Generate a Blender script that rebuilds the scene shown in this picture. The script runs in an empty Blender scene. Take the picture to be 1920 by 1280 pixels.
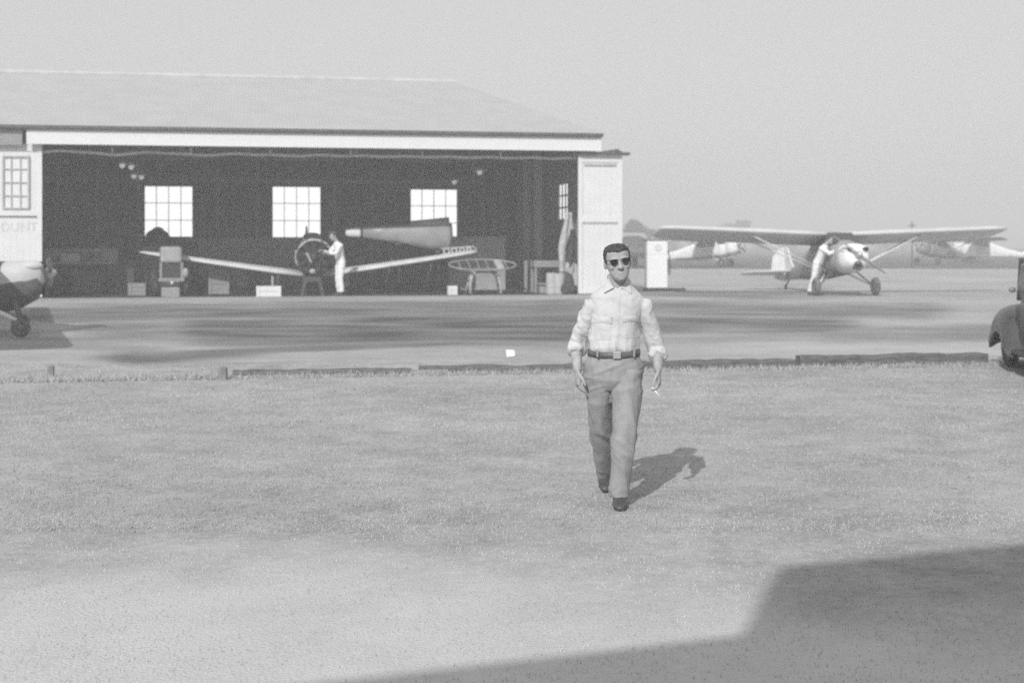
import bpy, bmesh, math, random
import numpy as np
from mathutils import Vector, Matrix, Quaternion, noise as mnoise
R = math.radians
random.seed(7)
rng = np.random.default_rng(7)
scene = bpy.context.scene
COL = scene.collection

# ------------------------------------------------------------------ camera, world, sun, exposure
EYE, HOR, F = 1.78, 456.0, 2560.0          # eye height (m), horizon row and focal length in photo pixels
cam_d = bpy.data.cameras.new("camera")
cam = bpy.data.objects.new("camera", cam_d)
COL.objects.link(cam)
cam.location = (0, 0, EYE)
cam.rotation_euler = (R(90), 0, 0)
cam_d.sensor_width = 36
cam_d.lens = 36 * F / 1920
cam_d.shift_y = -(640 - HOR) / 1920
cam_d.clip_end = 6000
cam_d.dof.use_dof = True
cam_d.dof.focus_distance = 7.8
cam_d.dof.aperture_fstop = 2.8
scene.camera = cam

SUN_EL = R(34)
SUN_AZ = (0.31, 0.951)                      # direction the light travels over the ground
w = bpy.data.worlds.new("World")
scene.world = w
w.use_nodes = True
nt = w.node_tree
bg = nt.nodes['Background']
sky = nt.nodes.new('ShaderNodeTexSky')
sky.sky_type = 'NISHITA'
sky.sun_disc = False
sky.sun_elevation = SUN_EL
sky.sun_rotation = math.pi + math.atan2(SUN_AZ[0], SUN_AZ[1])
sky.dust_density = 3.0
sky.air_density = 1.0
sky.ozone_density = 1.0
bw = nt.nodes.new('ShaderNodeRGBToBW')      # black-and-white film
nt.links.new(sky.outputs[0], bw.inputs[0])
mxs = nt.nodes.new('ShaderNodeMixRGB')      # flat, hazy, nearly uniform pale sky
mxs.inputs[0].default_value = 0.85
mxs.inputs[2].default_value = (3.12, 3.12, 3.12, 1)
nt.links.new(bw.outputs[0], mxs.inputs[1])
nt.links.new(mxs.outputs[0], bg.inputs[0])
bg.inputs[1].default_value = 0.15
sd = bpy.data.lights.new("sun", 'SUN')
sd.energy = 2.5
sd.angle = R(0.6)
so = bpy.data.objects.new("sun", sd)
COL.objects.link(so)
dv = Vector((SUN_AZ[0] * math.cos(SUN_EL), SUN_AZ[1] * math.cos(SUN_EL), -math.sin(SUN_EL)))
so.rotation_euler = dv.to_track_quat('-Z', 'Y').to_euler()
so.location = (-15, -40, 40)
scene.cycles.use_adaptive_sampling = False
scene.cycles.sample_clamp_indirect = 3.0
scene.cycles.use_denoising = False            # the noise that is left reads as film grain
scene.view_settings.view_transform = 'Standard'
scene.view_settings.look = 'None'
scene.view_settings.exposure = 0.5
scene.view_settings.gamma = 1.0

# ------------------------------------------------------------------ helpers
def GX(px, Y): return (px - 960) / F * Y
def GZ(py, Y): return EYE - (py - HOR) / F * Y
def PT(px, py, Y): return Vector((GX(px, Y), Y, GZ(py, Y)))
def ground_at(px, py, z=0.0):
    Y = F * (EYE - z) / (py - HOR)
    return Vector((GX(px, Y), Y, z))

def smooth01(t):
    t = max(0.0, min(1.0, t))
    return t * t * (3 - 2 * t)
APZ = 0.25
def gz(x, y): return APZ * smooth01((y - 21.0) / 13.0)

def mat(name, a, b=None, scale=6.0, rough=0.75, metal=0.0, bump=0.0, bscale=None, stretch=None, spec=0.3, detail=5.0, mid=(0.35, 0.65)):
    m = bpy.data.materials.new(name)
    m.use_nodes = True
    n = m.node_tree.nodes
    l = m.node_tree.links
    p = n['Principled BSDF']
    p.inputs['Roughness'].default_value = rough
    p.inputs['Metallic'].default_value = metal
    p.inputs['Specular IOR Level'].default_value = spec
    if b is None: b = a * 0.85
    tc = n.new('ShaderNodeTexCoord')
    mp = n.new('ShaderNodeMapping')
    l.new(tc.outputs['Object'], mp.inputs[0])
    if stretch: mp.inputs['Scale'].default_value = stretch
    tx = n.new('ShaderNodeTexNoise')
    tx.inputs['Scale'].default_value = scale
    tx.inputs['Detail'].default_value = detail
    l.new(mp.outputs[0], tx.inputs['Vector'])
    cr = n.new('ShaderNodeValToRGB')
    cr.color_ramp.elements[0].position = mid[0]
    cr.color_ramp.elements[1].position = mid[1]
    cr.color_ramp.elements[0].color = (b, b, b, 1)
    cr.color_ramp.elements[1].color = (a, a, a, 1)
    l.new(tx.outputs[0], cr.inputs[0])
    l.new(cr.outputs[0], p.inputs['Base Color'])
    if bump:
        t2 = n.new('ShaderNodeTexNoise')
        t2.inputs['Scale'].default_value = bscale or scale * 4
        t2.inputs['Detail'].default_value = 4
        l.new(mp.outputs[0], t2.inputs['Vector'])
        bp = n.new('ShaderNodeBump')
        bp.inputs['Strength'].default_value = bump
        bp.inputs['Distance'].default_value = 0.02
        l.new(t2.outputs[0], bp.inputs['Height'])
        l.new(bp.outputs[0], p.inputs['Normal'])
    return m

def tag(o, label=None, cat=None, group=None, kind=None):
    if label: o['label'] = label
    if cat: o['category'] = cat
    if group: o['group'] = group
    if kind: o['kind'] = kind
    return o

def thing(name, label, cat, loc=(0, 0, 0), rz=0.0, group=None):
    o = bpy.data.objects.new(name, None)
    COL.objects.link(o)
    o.empty_display_size = 0.2
    o.location = loc
    o.rotation_euler = (0, 0, rz)
    return tag(o, label, cat, group)

def obj(name, bm, m, parent=None, smooth=False, label=None):
    if isinstance(bm, bpy.types.Mesh):
        me = bm
        me.name = name
    else:
        bmesh.ops.recalc_face_normals(bm, faces=bm.faces[:])
        me = bpy.data.meshes.new(name)
        bm.to_mesh(me)
        bm.free()
    if smooth:
        me.polygons.foreach_set('use_smooth', [True] * len(me.polygons))
    me.materials.clear()
    me.materials.append(m)
    o = bpy.data.objects.new(name, me)
    COL.objects.link(o)
    if parent: o.parent = parent
    if label: o['label'] = label
    return o

def copy_tree(o, parent=None):
    c = o.copy()
    COL.objects.link(c)
    c.parent = parent
    for ch in list(o.children):
        copy_tree(ch, c)
    return c

def box(bm, x0, x1, y0, y1, z0, z1, M=None, bev=0.0):
    v = [Vector(p) for p in ((x0,y0,z0),(x1,y0,z0),(x1,y1,z0),(x0,y1,z0),(x0,y0,z1),(x1,y0,z1),(x1,y1,z1),(x0,y1,z1))]
    if M is not None: v = [M @ p for p in v]
    v = [bm.verts.new(p) for p in v]
    fs = [bm.faces.new([v[i] for i in f]) for f in ((0,3,2,1),(4,5,6,7),(0,1,5,4),(1,2,6,5),(2,3,7,6),(3,0,4,7))]
    if bev:
        es = list({e for f in fs for e in f.edges})
        bmesh.ops.bevel(bm, geom=es, offset=bev, segments=2, affect='EDGES', profile=0.5)
    return bm

def bar(bm, a, b, r0, r1=None, seg=8, cap=True, ref=None, ry=None):
    return tube(bm, [a, b], [r0, r1 if r1 is not None else r0], seg, ref, cap)

def tube(bm, pts, radii, seg=12, ref=None, cap=True, round_end=False):
    """loft of ellipses along pts; radii: number or (rx, ry), rx along ref"""
    pts = [Vector(p) for p in pts]
    rad = [(r, r) if not isinstance(r, (tuple, list)) else tuple(r) for r in radii]
    if round_end:
        def ext(p, q, r):
            d = (p - q).normalized()
            m_ = min(r)
            return [(p + d * m_ * 0.55, (r[0] * 0.82, r[1] * 0.82)), (p + d * m_ * 0.88, (r[0] * 0.45, r[1] * 0.45))]
        e0 = ext(pts[0], pts[1], rad[0])
        e1 = ext(pts[-1], pts[-2], rad[-1])
        pts = [e0[1][0], e0[0][0]] + pts + [e1[0][0], e1[1][0]]
        rad = [e0[1][1], e0[0][1]] + rad + [e1[0][1], e1[1][1]]
    rings = []
    prev = None
    for i, p in enumerate(pts):
        if i == 0: d = pts[1] - pts[0]
        elif i == len(pts) - 1: d = pts[-1] - pts[-2]
        else: d = (pts[i + 1] - p).normalized() + (p - pts[i - 1]).normalized()
        d.normalize()
        rf = Vector(ref) if ref is not None else (prev if prev is not None else (Vector((1, 0, 0)) if abs(d.x) < 0.9 else Vector((0, 1, 0))))
        xx = rf - d * rf.dot(d)
        if xx.length < 1e-5:
            xx = d.orthogonal()
        xx.normalize()
        prev = xx
        yy = d.cross(xx)
        rings.append([bm.verts.new(p + xx * rad[i][0] * math.cos(2 * math.pi * k / seg) + yy * rad[i][1] * math.sin(2 * math.pi * k / seg)) for k in range(seg)])
    for a, b in zip(rings, rings[1:]):
        for k in range(seg):
            bm.faces.new((a[k], a[(k + 1) % seg], b[(k + 1) % seg], b[k]))
    if cap:
        bm.faces.new(rings[0][::-1])
        bm.faces.new(rings[-1])
    return bm

def ell(bm, c, r, M=None, seg=16):
    m_ = Matrix.Translation(Vector(c)) @ (M.to_4x4() if M is not None else Matrix.Identity(4)) @ Matrix.Diagonal((r[0], r[1], r[2], 1))
    bmesh.ops.create_uvsphere(bm, u_segments=seg, v_segments=max(6, seg // 2 + 2), radius=1.0, matrix=m_)
    return bm

def cyl(bm, c, axis, r, h, seg=20, r2=None):
    a = Vector(axis).normalized()
    c = Vector(c)
    return tube(bm, [c - a * h / 2, c + a * h / 2], [r, r if r2 is None else r2], seg)

def torus(bm, c, axis, R_, r, seg=28, ms=10, sx=1.0):
    a = Vector(axis).normalized()
    x = a.orthogonal().normalized()
    y = a.cross(x)
    rings = []
    for i in range(seg):
        t = 2 * math.pi * i / seg
        d = x * math.cos(t) + y * math.sin(t)
        rings.append([bm.verts.new(Vector(c) + d * (R_ + r * math.cos(2 * math.pi * k / ms)) + a * r * sx * math.sin(2 * math.pi * k / ms)) for k in range(ms)])
    for i in range(seg):
        A, B = rings[i], rings[(i + 1) % seg]
        for k in range(ms):
            bm.faces.new((A[k], B[k], B[(k + 1) % ms], A[(k + 1) % ms]))
    return bm

def loft(bm, secs, n=20, cap=True, M=None):
    """secs: (y, xc, zc, hw, hh, p) superellipse sections along y"""
    rings = []
    for (y, xc, zc, hw, hh, p) in secs:
        ring = []
        for k in range(n):
            t = 2 * math.pi * (k + 0.5) / n
            c, s = math.cos(t), math.sin(t)
            v = Vector((xc + hw * math.copysign(abs(c) ** (2 / p), c), y, zc + hh * math.copysign(abs(s) ** (2 / p), s)))
            ring.append(bm.verts.new(M @ v if M is not None else v))
        rings.append(ring)
    for a, b in zip(rings, rings[1:]):
        for k in range(n):
            bm.faces.new((a[k], a[(k + 1) % n], b[(k + 1) % n], b[k]))
    if cap:
        bm.faces.new(rings[0][::-1])
        bm.faces.new(rings[-1])
    return bm

AIRF = [(1.0, 0.0), (0.85, 0.028), (0.65, 0.062), (0.45, 0.088), (0.28, 0.095), (0.14, 0.08), (0.05, 0.052), (0.012, 0.025),
        (0.0, 0.0), (0.012, -0.018), (0.05, -0.03), (0.15, -0.036), (0.35, -0.034), (0.65, -0.02), (0.88, -0.008)]
def wing(bm, st, M=None, inc=0.04):
    """st: (x, yLE, chord, z, thick)"""
    rings = []
    for (x, yl, c, z, th) in st:
        rings.append([bm.verts.new((M @ Vector((x, yl + a * c, z + t * c * th - a * c * inc))) if M is not None else Vector((x, yl + a * c, z + t * c * th - a * c * inc))) for a, t in AIRF])
    n = len(AIRF)
    for a, b in zip(rings, rings[1:]):
        for k in range(n):
            bm.faces.new((a[k], a[(k + 1) % n], b[(k + 1) % n], b[k]))
    bm.faces.new(rings[0][::-1])
    bm.faces.new(rings[-1])
    return bm

def plate(bm, outline, axis_t, th, M=None):
    """extruded outline (list of Vector) by th along axis_t, centred, edges beveled by inset rows"""
    a = Vector(axis_t).normalized()
    c = sum(outline, Vector()) / len(outline)
    rows = []
    for off, sc in ((-0.5, 0.93), (-0.25, 1.0), (0.25, 1.0), (0.5, 0.93)):
        row = []
        for p in outline:
            v = c + (p - c) * sc + a * off * th
            row.append(bm.verts.new(M @ v if M is not None else v))
        rows.append(row)
    n = len(outline)
    for r0, r1 in zip(rows, rows[1:]):
        for k in range(n):
            bm.faces.new((r0[k], r0[(k + 1) % n], r1[(k + 1) % n], r1[k]))
    bm.faces.new(rows[0][::-1])
    bm.faces.new(rows[-1])
    return bm

def fuse(bm, voxel, smooth_it=4, fac=0.5, wrinkle=None):
    """union of overlapping closed shapes into one continuous skin"""
    me = bpy.data.meshes.new("tmp")
    bmesh.ops.recalc_face_normals(bm, faces=bm.faces[:])
    bm.to_mesh(me)
    bm.free()
    o = bpy.data.objects.new("tmp", me)
    COL.objects.link(o)
    r = o.modifiers.new("r", 'REMESH')
    r.mode = 'VOXEL'
    r.voxel_size = voxel
    if smooth_it:
        s = o.modifiers.new("s", 'SMOOTH')
        s.iterations = smooth_it
        s.factor = fac
    dg = bpy.context.evaluated_depsgraph_get()
    out = bpy.data.meshes.new_from_object(o.evaluated_get(dg))
    bpy.data.objects.remove(o)
    bpy.data.meshes.remove(me)
    if wrinkle:
        b2 = bmesh.new()
        b2.from_mesh(out)
        b2.normal_update()
        for v in b2.verts:
            v.co = v.co + v.normal * wrinkle(v.co, v.normal)
        b2.to_mesh(out)
        b2.free()
    return out

# ------------------------------------------------------------------ materials (black-and-white place: all greys)
M = {}
def mk(k, *a, **kw): M[k] = mat(k, *a, **kw)
mk('white_paint', 0.70, 0.66, scale=3, rough=0.6, bump=0.15, bscale=20)
mk('white_board', 0.72, 0.69, scale=4, rough=0.55)
mk('grey_wood', 0.34, 0.22, scale=5, stretch=(1, 1, 8), rough=0.8, bump=0.3)
mk('pale_wood', 0.45, 0.33, scale=5, rough=0.8, bump=0.2)
mk('timber_wood', 0.18, 0.09, scale=6, stretch=(1, 6, 6), rough=0.85, bump=0.5)
mk('stud', 0.6, 0.5, scale=5, stretch=(1, 1, 5), rough=0.9)
mk('dark_wood', 0.09, 0.05, scale=6, stretch=(1, 6, 6), rough=0.85, bump=0.5)
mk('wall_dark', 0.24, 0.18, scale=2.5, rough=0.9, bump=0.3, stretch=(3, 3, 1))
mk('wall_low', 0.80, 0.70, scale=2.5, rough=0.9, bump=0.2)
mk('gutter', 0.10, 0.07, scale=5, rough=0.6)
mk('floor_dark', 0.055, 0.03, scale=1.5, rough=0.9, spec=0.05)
mk('muntin', 0.25, 0.2, scale=8, rough=0.7)
mk('dark_metal', 0.06, 0.04, scale=10, rough=0.5, metal=0.3)
mk('mid_metal', 0.25, 0.17, scale=10, rough=0.45, metal=0.3)
mk('silver_dope', 0.52, 0.40, scale=3, rough=0.4, metal=0.15, spec=0.5)
mk('wing_dope', 0.60, 0.52, scale=2, rough=0.55, spec=0.4)
mk('grey_dope', 0.30, 0.24, scale=3, rough=0.42, spec=0.5)
mk('cream_dope', 0.74, 0.62, scale=3, rough=0.4, spec=0.5)
mk('dark_dope', 0.13, 0.09, scale=3, rough=0.5, spec=0.35)
mk('belt_leather', 0.15, 0.10, scale=20, rough=0.5)
mk('rubber', 0.05, 0.035, scale=12, rough=0.85)
mk('dusty_rubber', 0.17, 0.10, scale=8, rough=0.95)
mk('far_white', 0.88, 0.82, scale=3, rough=0.5)
mk('pump_white', 0.86, 0.83, scale=3, rough=0.45)
mk('dark_hole', 0.012, 0.01, scale=5, rough=0.9)
mk('car_paint', 0.075, 0.05, scale=3, rough=0.3, spec=0.6)
mk('chrome', 0.6, 0.5, scale=6, rough=0.2, metal=0.9)
mk('shirt', 0.60, 0.54, scale=6, rough=0.85, bump=0.12, bscale=60, spec=0.1)
mk('trousers', 0.34, 0.29, scale=18, rough=0.9, bump=0.2, bscale=160, spec=0.1)
mk('skin', 0.42, 0.33, scale=22, rough=0.55, bump=0.1, bscale=120)
mk('hair', 0.085, 0.035, scale=60, rough=0.55, bump=0.6, bscale=160, stretch=(1, 1, .3))
mk('leather', 0.085, 0.06, scale=20, rough=0.4, bump=0.1)
mk('lens', 0.035, 0.03, scale=5, rough=0.12, spec=0.6)
mk('coverall', 0.84, 0.72, scale=12, rough=0.9, bump=0.15, bscale=60, spec=0.1)
mk('dark_cloth', 0.06, 0.04, scale=14, rough=0.95, bump=0.2)
mk('canvas', 0.55, 0.38, scale=8, rough=0.95, bump=0.3)
mk('bark', 0.08, 0.05, scale=8, rough=0.95, bump=0.5)
mk('leaf', 0.085, 0.04, scale=1.2, rough=0.7)
mk('leaf_pale', 0.12, 0.06, scale=1.2, rough=0.7)
mk('far_wall', 0.5, 0.42, scale=2, rough=0.8)
mk('tank_paint', 0.40, 0.30, scale=3, rough=0.6)
mk('brass_pale', 0.6, 0.5, scale=8, rough=0.35, metal=0.5)
mk('paper', 0.85, 0.8, scale=9, rough=0.8)
mk('stucco', 0.5, 0.42, scale=5, rough=0.9, bump=0.2)
HAZE = 0.0058

# ------------------------------------------------------------------ ground
def sheet(name, xs, ys, zf, m, attr=None):
    xs, ys = list(xs), list(ys)
    vs = [(x, y, zf(x, y)) for y in ys for x in xs]
    nx = len(xs)
    fs = [(j * nx + i, j * nx + i + 1, (j + 1) * nx + i + 1, (j + 1) * nx + i) for j in range(len(ys) - 1) for i in range(nx - 1)]
    me = bpy.data.meshes.new(name)
    me.from_pydata(vs, [], fs)
    me.polygons.foreach_set('use_smooth', [True] * len(fs))
    if attr:
        a = me.attributes.new(attr[0], 'FLOAT', 'POINT')
        a.data.foreach_set('value', [attr[1](v[0], v[1]) for v in vs])
    me.materials.append(m)
    o = bpy.data.objects.new(name, me)
    COL.objects.link(o)
    o['kind'] = 'structure'
    return o

def ground_mat(name, cols, scales, attr=None, stretch=(1, 1, 1), rough=0.95, bump=0.4, weights=(0.5, 0.3, 0.2), stain_light_col=0.06, lo=.39, hi=.61):
    m = bpy.data.materials.new(name)
    m.use_nodes = True
    n, l = m.node_tree.nodes, m.node_tree.links
    p = n['Principled BSDF']
    p.inputs['Roughness'].default_value = rough
    p.inputs['Specular IOR Level'].default_value = 0.05
    tc = n.new('ShaderNodeTexCoord')
    mp = n.new('ShaderNodeMapping')
    mp.inputs['Scale'].default_value = stretch
    l.new(tc.outputs['Object'], mp.inputs[0])
    acc = None
    for s, wt in zip(scales, weights):
        t = n.new('ShaderNodeTexNoise')
        t.inputs['Scale'].default_value = s
        t.inputs['Detail'].default_value = 6
        t.inputs['Roughness'].default_value = 0.6
        l.new(mp.outputs[0], t.inputs['Vector'])
        mu = n.new('ShaderNodeMath'); mu.operation = 'MULTIPLY'
        l.new(t.outputs[0], mu.inputs[0]); mu.inputs[1].default_value = wt
        if acc is None: acc = mu
        else:
            ad = n.new('ShaderNodeMath'); ad.operation = 'ADD'
            l.new(acc.outputs[0], ad.inputs[0]); l.new(mu.outputs[0], ad.inputs[1])
            acc = ad
    cr = n.new('ShaderNodeValToRGB')
    cr.color_ramp.elements[0].position = lo
    cr.color_ramp.elements[1].position = hi
    cr.color_ramp.elements[0].color = (*[cols[0]] * 3, 1)
    cr.color_ramp.elements[1].color = (*[cols[1]] * 3, 1)
    l.new(acc.outputs[0], cr.inputs[0])
    last = cr.outputs[0]
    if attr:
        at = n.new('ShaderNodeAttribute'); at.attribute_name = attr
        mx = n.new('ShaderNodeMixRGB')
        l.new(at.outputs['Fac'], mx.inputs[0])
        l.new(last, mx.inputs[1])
        mx.inputs[2].default_value = (*[stain_light_col] * 3, 1)
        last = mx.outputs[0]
    l.new(last, p.inputs['Base Color'])
    b = n.new('ShaderNodeBump')
    b.inputs['Strength'].default_value = bump
    b.inputs['Distance'].default_value = 0.03
    t = n.new('ShaderNodeTexNoise'); t.inputs['Scale'].default_value = 55; t.inputs['Detail'].default_value = 8
    l.new(tc.outputs['Object'], t.inputs['Vector'])
    l.new(t.outputs[0], b.inputs['Height'])
    l.new(b.outputs[0], p.inputs['Normal'])
    return m

def frange(a, b, s):
    n_ = max(1, int(round((b - a) / s)))
    return [a + (b - a) * i / n_ for i in range(n_ + 1)]
M['lawn'] = ground_mat('lawn', (0.27, 0.47), (0.35, 2.2, 14.0), weights=(0.34, 0.36, 0.30), attr='dry', stain_light_col=0.66)
def near_light(x, y):      # near-lawn brightness painted into the colour, held back under the corner shadow
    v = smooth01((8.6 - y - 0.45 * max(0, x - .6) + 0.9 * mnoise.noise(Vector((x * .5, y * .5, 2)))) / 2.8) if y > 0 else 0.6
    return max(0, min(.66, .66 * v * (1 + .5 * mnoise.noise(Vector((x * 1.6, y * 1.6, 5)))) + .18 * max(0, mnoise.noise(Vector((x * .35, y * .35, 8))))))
xs = [-1200, -700, -400, -200, -100, -60] + frange(-40, -12, 2.0) + frange(-11, 11, 0.35) + frange(12, 40, 2.0) + [60, 100, 200, 400, 700, 1200]
ys = [-40, -20] + frange(-10, 3, 1.0) + frange(3.3, 20, .3) + frange(21, 44, 1.0) + [50, 60, 70, 85, 120, 200, 400, 800, 1200]
sheet('ground', xs, ys, gz, M['lawn'], ('dry', near_light))

STROKES = [  # dark oil and tyre marks (picture end points, half height in rows, strength)
    (120, 590, 620, 584, 13, .75), (560, 584, 1080, 586, 14, .7), (1060, 578, 1690, 584, 10, .65),
    (420, 618, 1080, 618, 22, .95), (1060, 612, 1520, 610, 15, .75), (240, 622, 460, 618, 14, .6),
    (300, 668, 620, 652, 7, .75), (600, 654, 900, 634, 7, .7), (150, 640, 330, 632, 5, .4),
    (1600, 628, 1870, 622, 12, .5), (1280, 640, 1500, 634, 6, .3), (60, 648, 240, 652, 6, .3),
    (1255, 550, 1400, 553, 4, .45), (1400, 560, 1560, 556, 3, .25), (200, 690, 400, 693, 5, .5), (560, 690, 760, 690, 4, .4)]
def stain(x, y):
    Y = max(y, 4.0)
    px = 960 + F * x / Y
    py = HOR + F * (EYE - gz(x, y)) / Y
    wob = mnoise.noise(Vector((x * 0.25, y * 0.5, 1.3))) * 7 + mnoise.noise(Vector((x * 1.1, y * 0.9, 7.3))) * 2.5
    v = 0.0
    for (x0, y0, x1, y1, h, s) in STROKES:
        dx, dy = x1 - x0, y1 - y0
        t = ((px - x0) * dx + (py - y0) * dy) / (dx * dx + dy * dy)
        tc = max(0, min(1, t))
        ex = max(abs(px - (x0 + tc * dx)) - 10, 0) / 90.0
        ey = abs(py + wob - (y0 + tc * dy)) / (h * 1.25)
        d = math.hypot(ex, ey)
        v = max(v, min(1, s * 1.15) * smooth01(1.5 - d) if d < 1.5 else 0)
    v += 0.25 * max(0, mnoise.noise(Vector((x * 0.22, y * 0.7, 3.1))))
    return max(0, min(1, v * (0.8 + 0.4 * mnoise.noise(Vector((x * 0.6, y * 1.6, 9.0))))))
M['apron'] = ground_mat('apron', (0.33, 0.50), (0.25, 1.2, 7.0), attr='stain', stretch=(0.5, 1.0, 1.0), weights=(0.42, 0.33, 0.25), stain_light_col=0.10)
ax = [-60, -40, -30] + frange(-22, 22, 0.3) + [26, 32, 40, 55, 80]
ay = frange(20.6, 42, 0.2) + frange(42.5, 50, .6) + [54, 58, 64, 72, 82]
sheet('apron', ax, ay, lambda x, y: gz(x, y) + (0.008 if y > 20.7 else -0.01), M['apron'], ('stain', stain))
for v_ in bpy.data.objects['apron'].data.vertices:
    x_, y_ = v_.co.x, v_.co.y
    if y_ < 24: v_.co.y += (0.9 * mnoise.noise(Vector((x_ * .45, 3.3, 0))) + .4 * mnoise.noise(Vector((x_ * 1.9, 1.3, 0))) + .1 * x_) * max(0, 1 - (y_ - 20.6) / 3.4)
M['field'] = ground_mat('field', (0.10, 0.18), (0.03, 0.2, 1.5), stretch=(0.4, 1.0, 1.0))
sheet('far_field', [-1200, -400, -100] + frange(-60, 100, 8) + [200, 500, 1200], [82] + frange(86, 140, 9) + [200, 400, 800, 1200], lambda x, y: APZ + 0.02, M['field'])

# grass blades of the near lawn, nobody could count them
def blades(name, m, n_list, label, seed, edge=False):
    g = np.random.default_rng(seed)
    P, Fc = [], []
    tot = 0
    for (ya, yb, n, h, wd) in n_list:
        y = ya + (yb - ya) * g.random(n) ** (0.7 if yb < 9 else 1.0)
        x = (g.random(n) * 2 - 1) * (0.40 * y + 0.8)
        if edge:
            y = ya + (x + 4) * 0.18 + (yb - ya) * g.random(n) ** 2
        cl = np.sin(x * 2.1 + np.sin(y * 1.7) * 2) * np.sin(y * 2.7 + x) * 0.5 + 0.5
        keep = g.random(n) < (0.45 + 0.55 * cl)
        x, y = x[keep], y[keep]
        n = len(x)
        hh = h * (0.45 + 0.9 * g.random(n))
        a = g.random(n) * 6.283
        lean = hh * (0.2 + 0.9 * g.random(n))
        la = g.random(n) * 6.283
        z0 = np.array([gz(0, q) for q in y]) - 0.004
        b0 = np.stack([x - np.cos(a) * wd, y - np.sin(a) * wd, z0], 1)
        b1 = np.stack([x + np.cos(a) * wd, y + np.sin(a) * wd, z0], 1)
        t = np.stack([x + np.cos(la) * lean, y + np.sin(la) * lean, z0 + hh], 1)
        P.append(np.stack([b0, b1, t], 1).reshape(-1, 3))
        tot += n
    V = np.concatenate(P)
    me = bpy.data.meshes.new(name)
    nv = len(V)
    me.vertices.add(nv)
    me.vertices.foreach_set('co', V.ravel())
    me.loops.add(nv)
    me.loops.foreach_set('vertex_index', np.arange(nv, dtype=np.int32))
    me.polygons.add(nv // 3)
    me.polygons.foreach_set('loop_start', np.arange(0, nv, 3, dtype=np.int32))
    me.update()
    me.validate()
    me.materials.append(m)
    o = bpy.data.objects.new(name, me)
    COL.objects.link(o)
    tag(o, label, 'grass', kind='stuff')
    return o
M['blade'] = ground_mat('blade', (0.32, 0.54), (0.5, 2.4, 12.0), weights=(0.36, 0.38, 0.26), bump=0.0)
M['blade_dry'] = ground_mat('blade_dry', (0.36, 0.50), (0.8, 6.0, 40.0), weights=(0.3, 0.3, 0.4), bump=0.0)
blades('grass', M['blade'], [ (8.4, 13, 70000, 0.02, 0.004), (13, 20.2, 60000, 0.022, 0.006)],
       'short mown grass covering the lawn in the foreground', 3)
M['blade_pale'] = ground_mat('blade_pale', (0.40, 0.64), (0.8, 4.0, 30.0), weights=(0.36, 0.36, 0.28), bump=0.0)  # blades paler as well, matching the brightness painted into the ground
blades('dry_grass', M['blade_pale'], [(4.3, 8.99, 44000, 0.016, 0.003)], 'sparse dry pale grass on the worn ground along the bottom of the picture', 11)
blades('grass_fringe', M['blade_dry'], [(17.8, 18.42, 9000, 0.07, 0.008)], 'pale taller grass fringe along the dark timber edging', 5, edge=True)

# ------------------------------------------------------------------ hangar
HA = R(10.5)
HC, HS = math.cos(HA), math.sin(HA)
HO = Vector((GX(580, 39.2), 39.2, APZ))
def U(px, v):
    k = (px - 960) / F
    return (k * (HO.y + v * HC) - HO.x + v * HS) / (HC - k * HS)
def YH(u, v): return HO.y + u * HS + v * HC
def ZH(px, py, v): return GZ(py, YH(U(px, v), v)) - APZ      # height above hangar floor
def HW(u, v, z=0): return Vector((HO.x + u * HC - v * HS, HO.y + u * HS + v * HC, APZ + z))
def on_floor(px, v): return HW(U(px, v), v, 0.015)

hangar = thing('hangar', 'long low hangar with light metal roof, white fascia and wide open doorway', 'hangar', HO, HA)
D = 13.0
UL, UR = -17.0, U(1118, 0)
TOPZ = 4.36
def hpart(name, bm, m, **k): return obj(name, bm, m, hangar, **k)
# floor
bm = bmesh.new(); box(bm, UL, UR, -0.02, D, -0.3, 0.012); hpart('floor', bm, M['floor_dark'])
# back wall with three window openings
wins = []
for (xa, xb, ya, yb) in ((270, 362, 348, 445), (510, 602, 349, 446), (769, 858, 354, 450)):
    wins.append((U(xa, D), U(xb, D), ZH(xa, yb, D), ZH(xa, ya, D)))
bm = bmesh.new()
cur = UL
z0w, z1w = wins[1][2], wins[1][3]
for (a, b, c, d) in wins:
    box(bm, cur, a, D, D + 0.15, 0, 5.0)
    box(bm, a, b, D, D + 0.15, 0, c)
    box(bm, a, b, D, D + 0.15, d, 5.0)
    cur = b
box(bm, cur, UR, D, D + 0.15, 0, 5.0)
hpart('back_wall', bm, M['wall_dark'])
bm = bmesh.new()
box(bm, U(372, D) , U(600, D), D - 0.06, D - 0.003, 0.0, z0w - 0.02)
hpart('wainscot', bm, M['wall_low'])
EMI = bpy.data.materials.new('lit_window_glass')       # frosted panes glowing with daylight
EMI.use_nodes = True
pn = EMI.node_tree.nodes['Principled BSDF']
pn.inputs['Base Color'].default_value = (.8, .8, .8, 1)
pn.inputs['Roughness'].default_value = 0.4
pn.inputs['Emission Color'].default_value = (1, 1, 1, 1)
pn.inputs['Emission Strength'].default_value = 0.85
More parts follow.
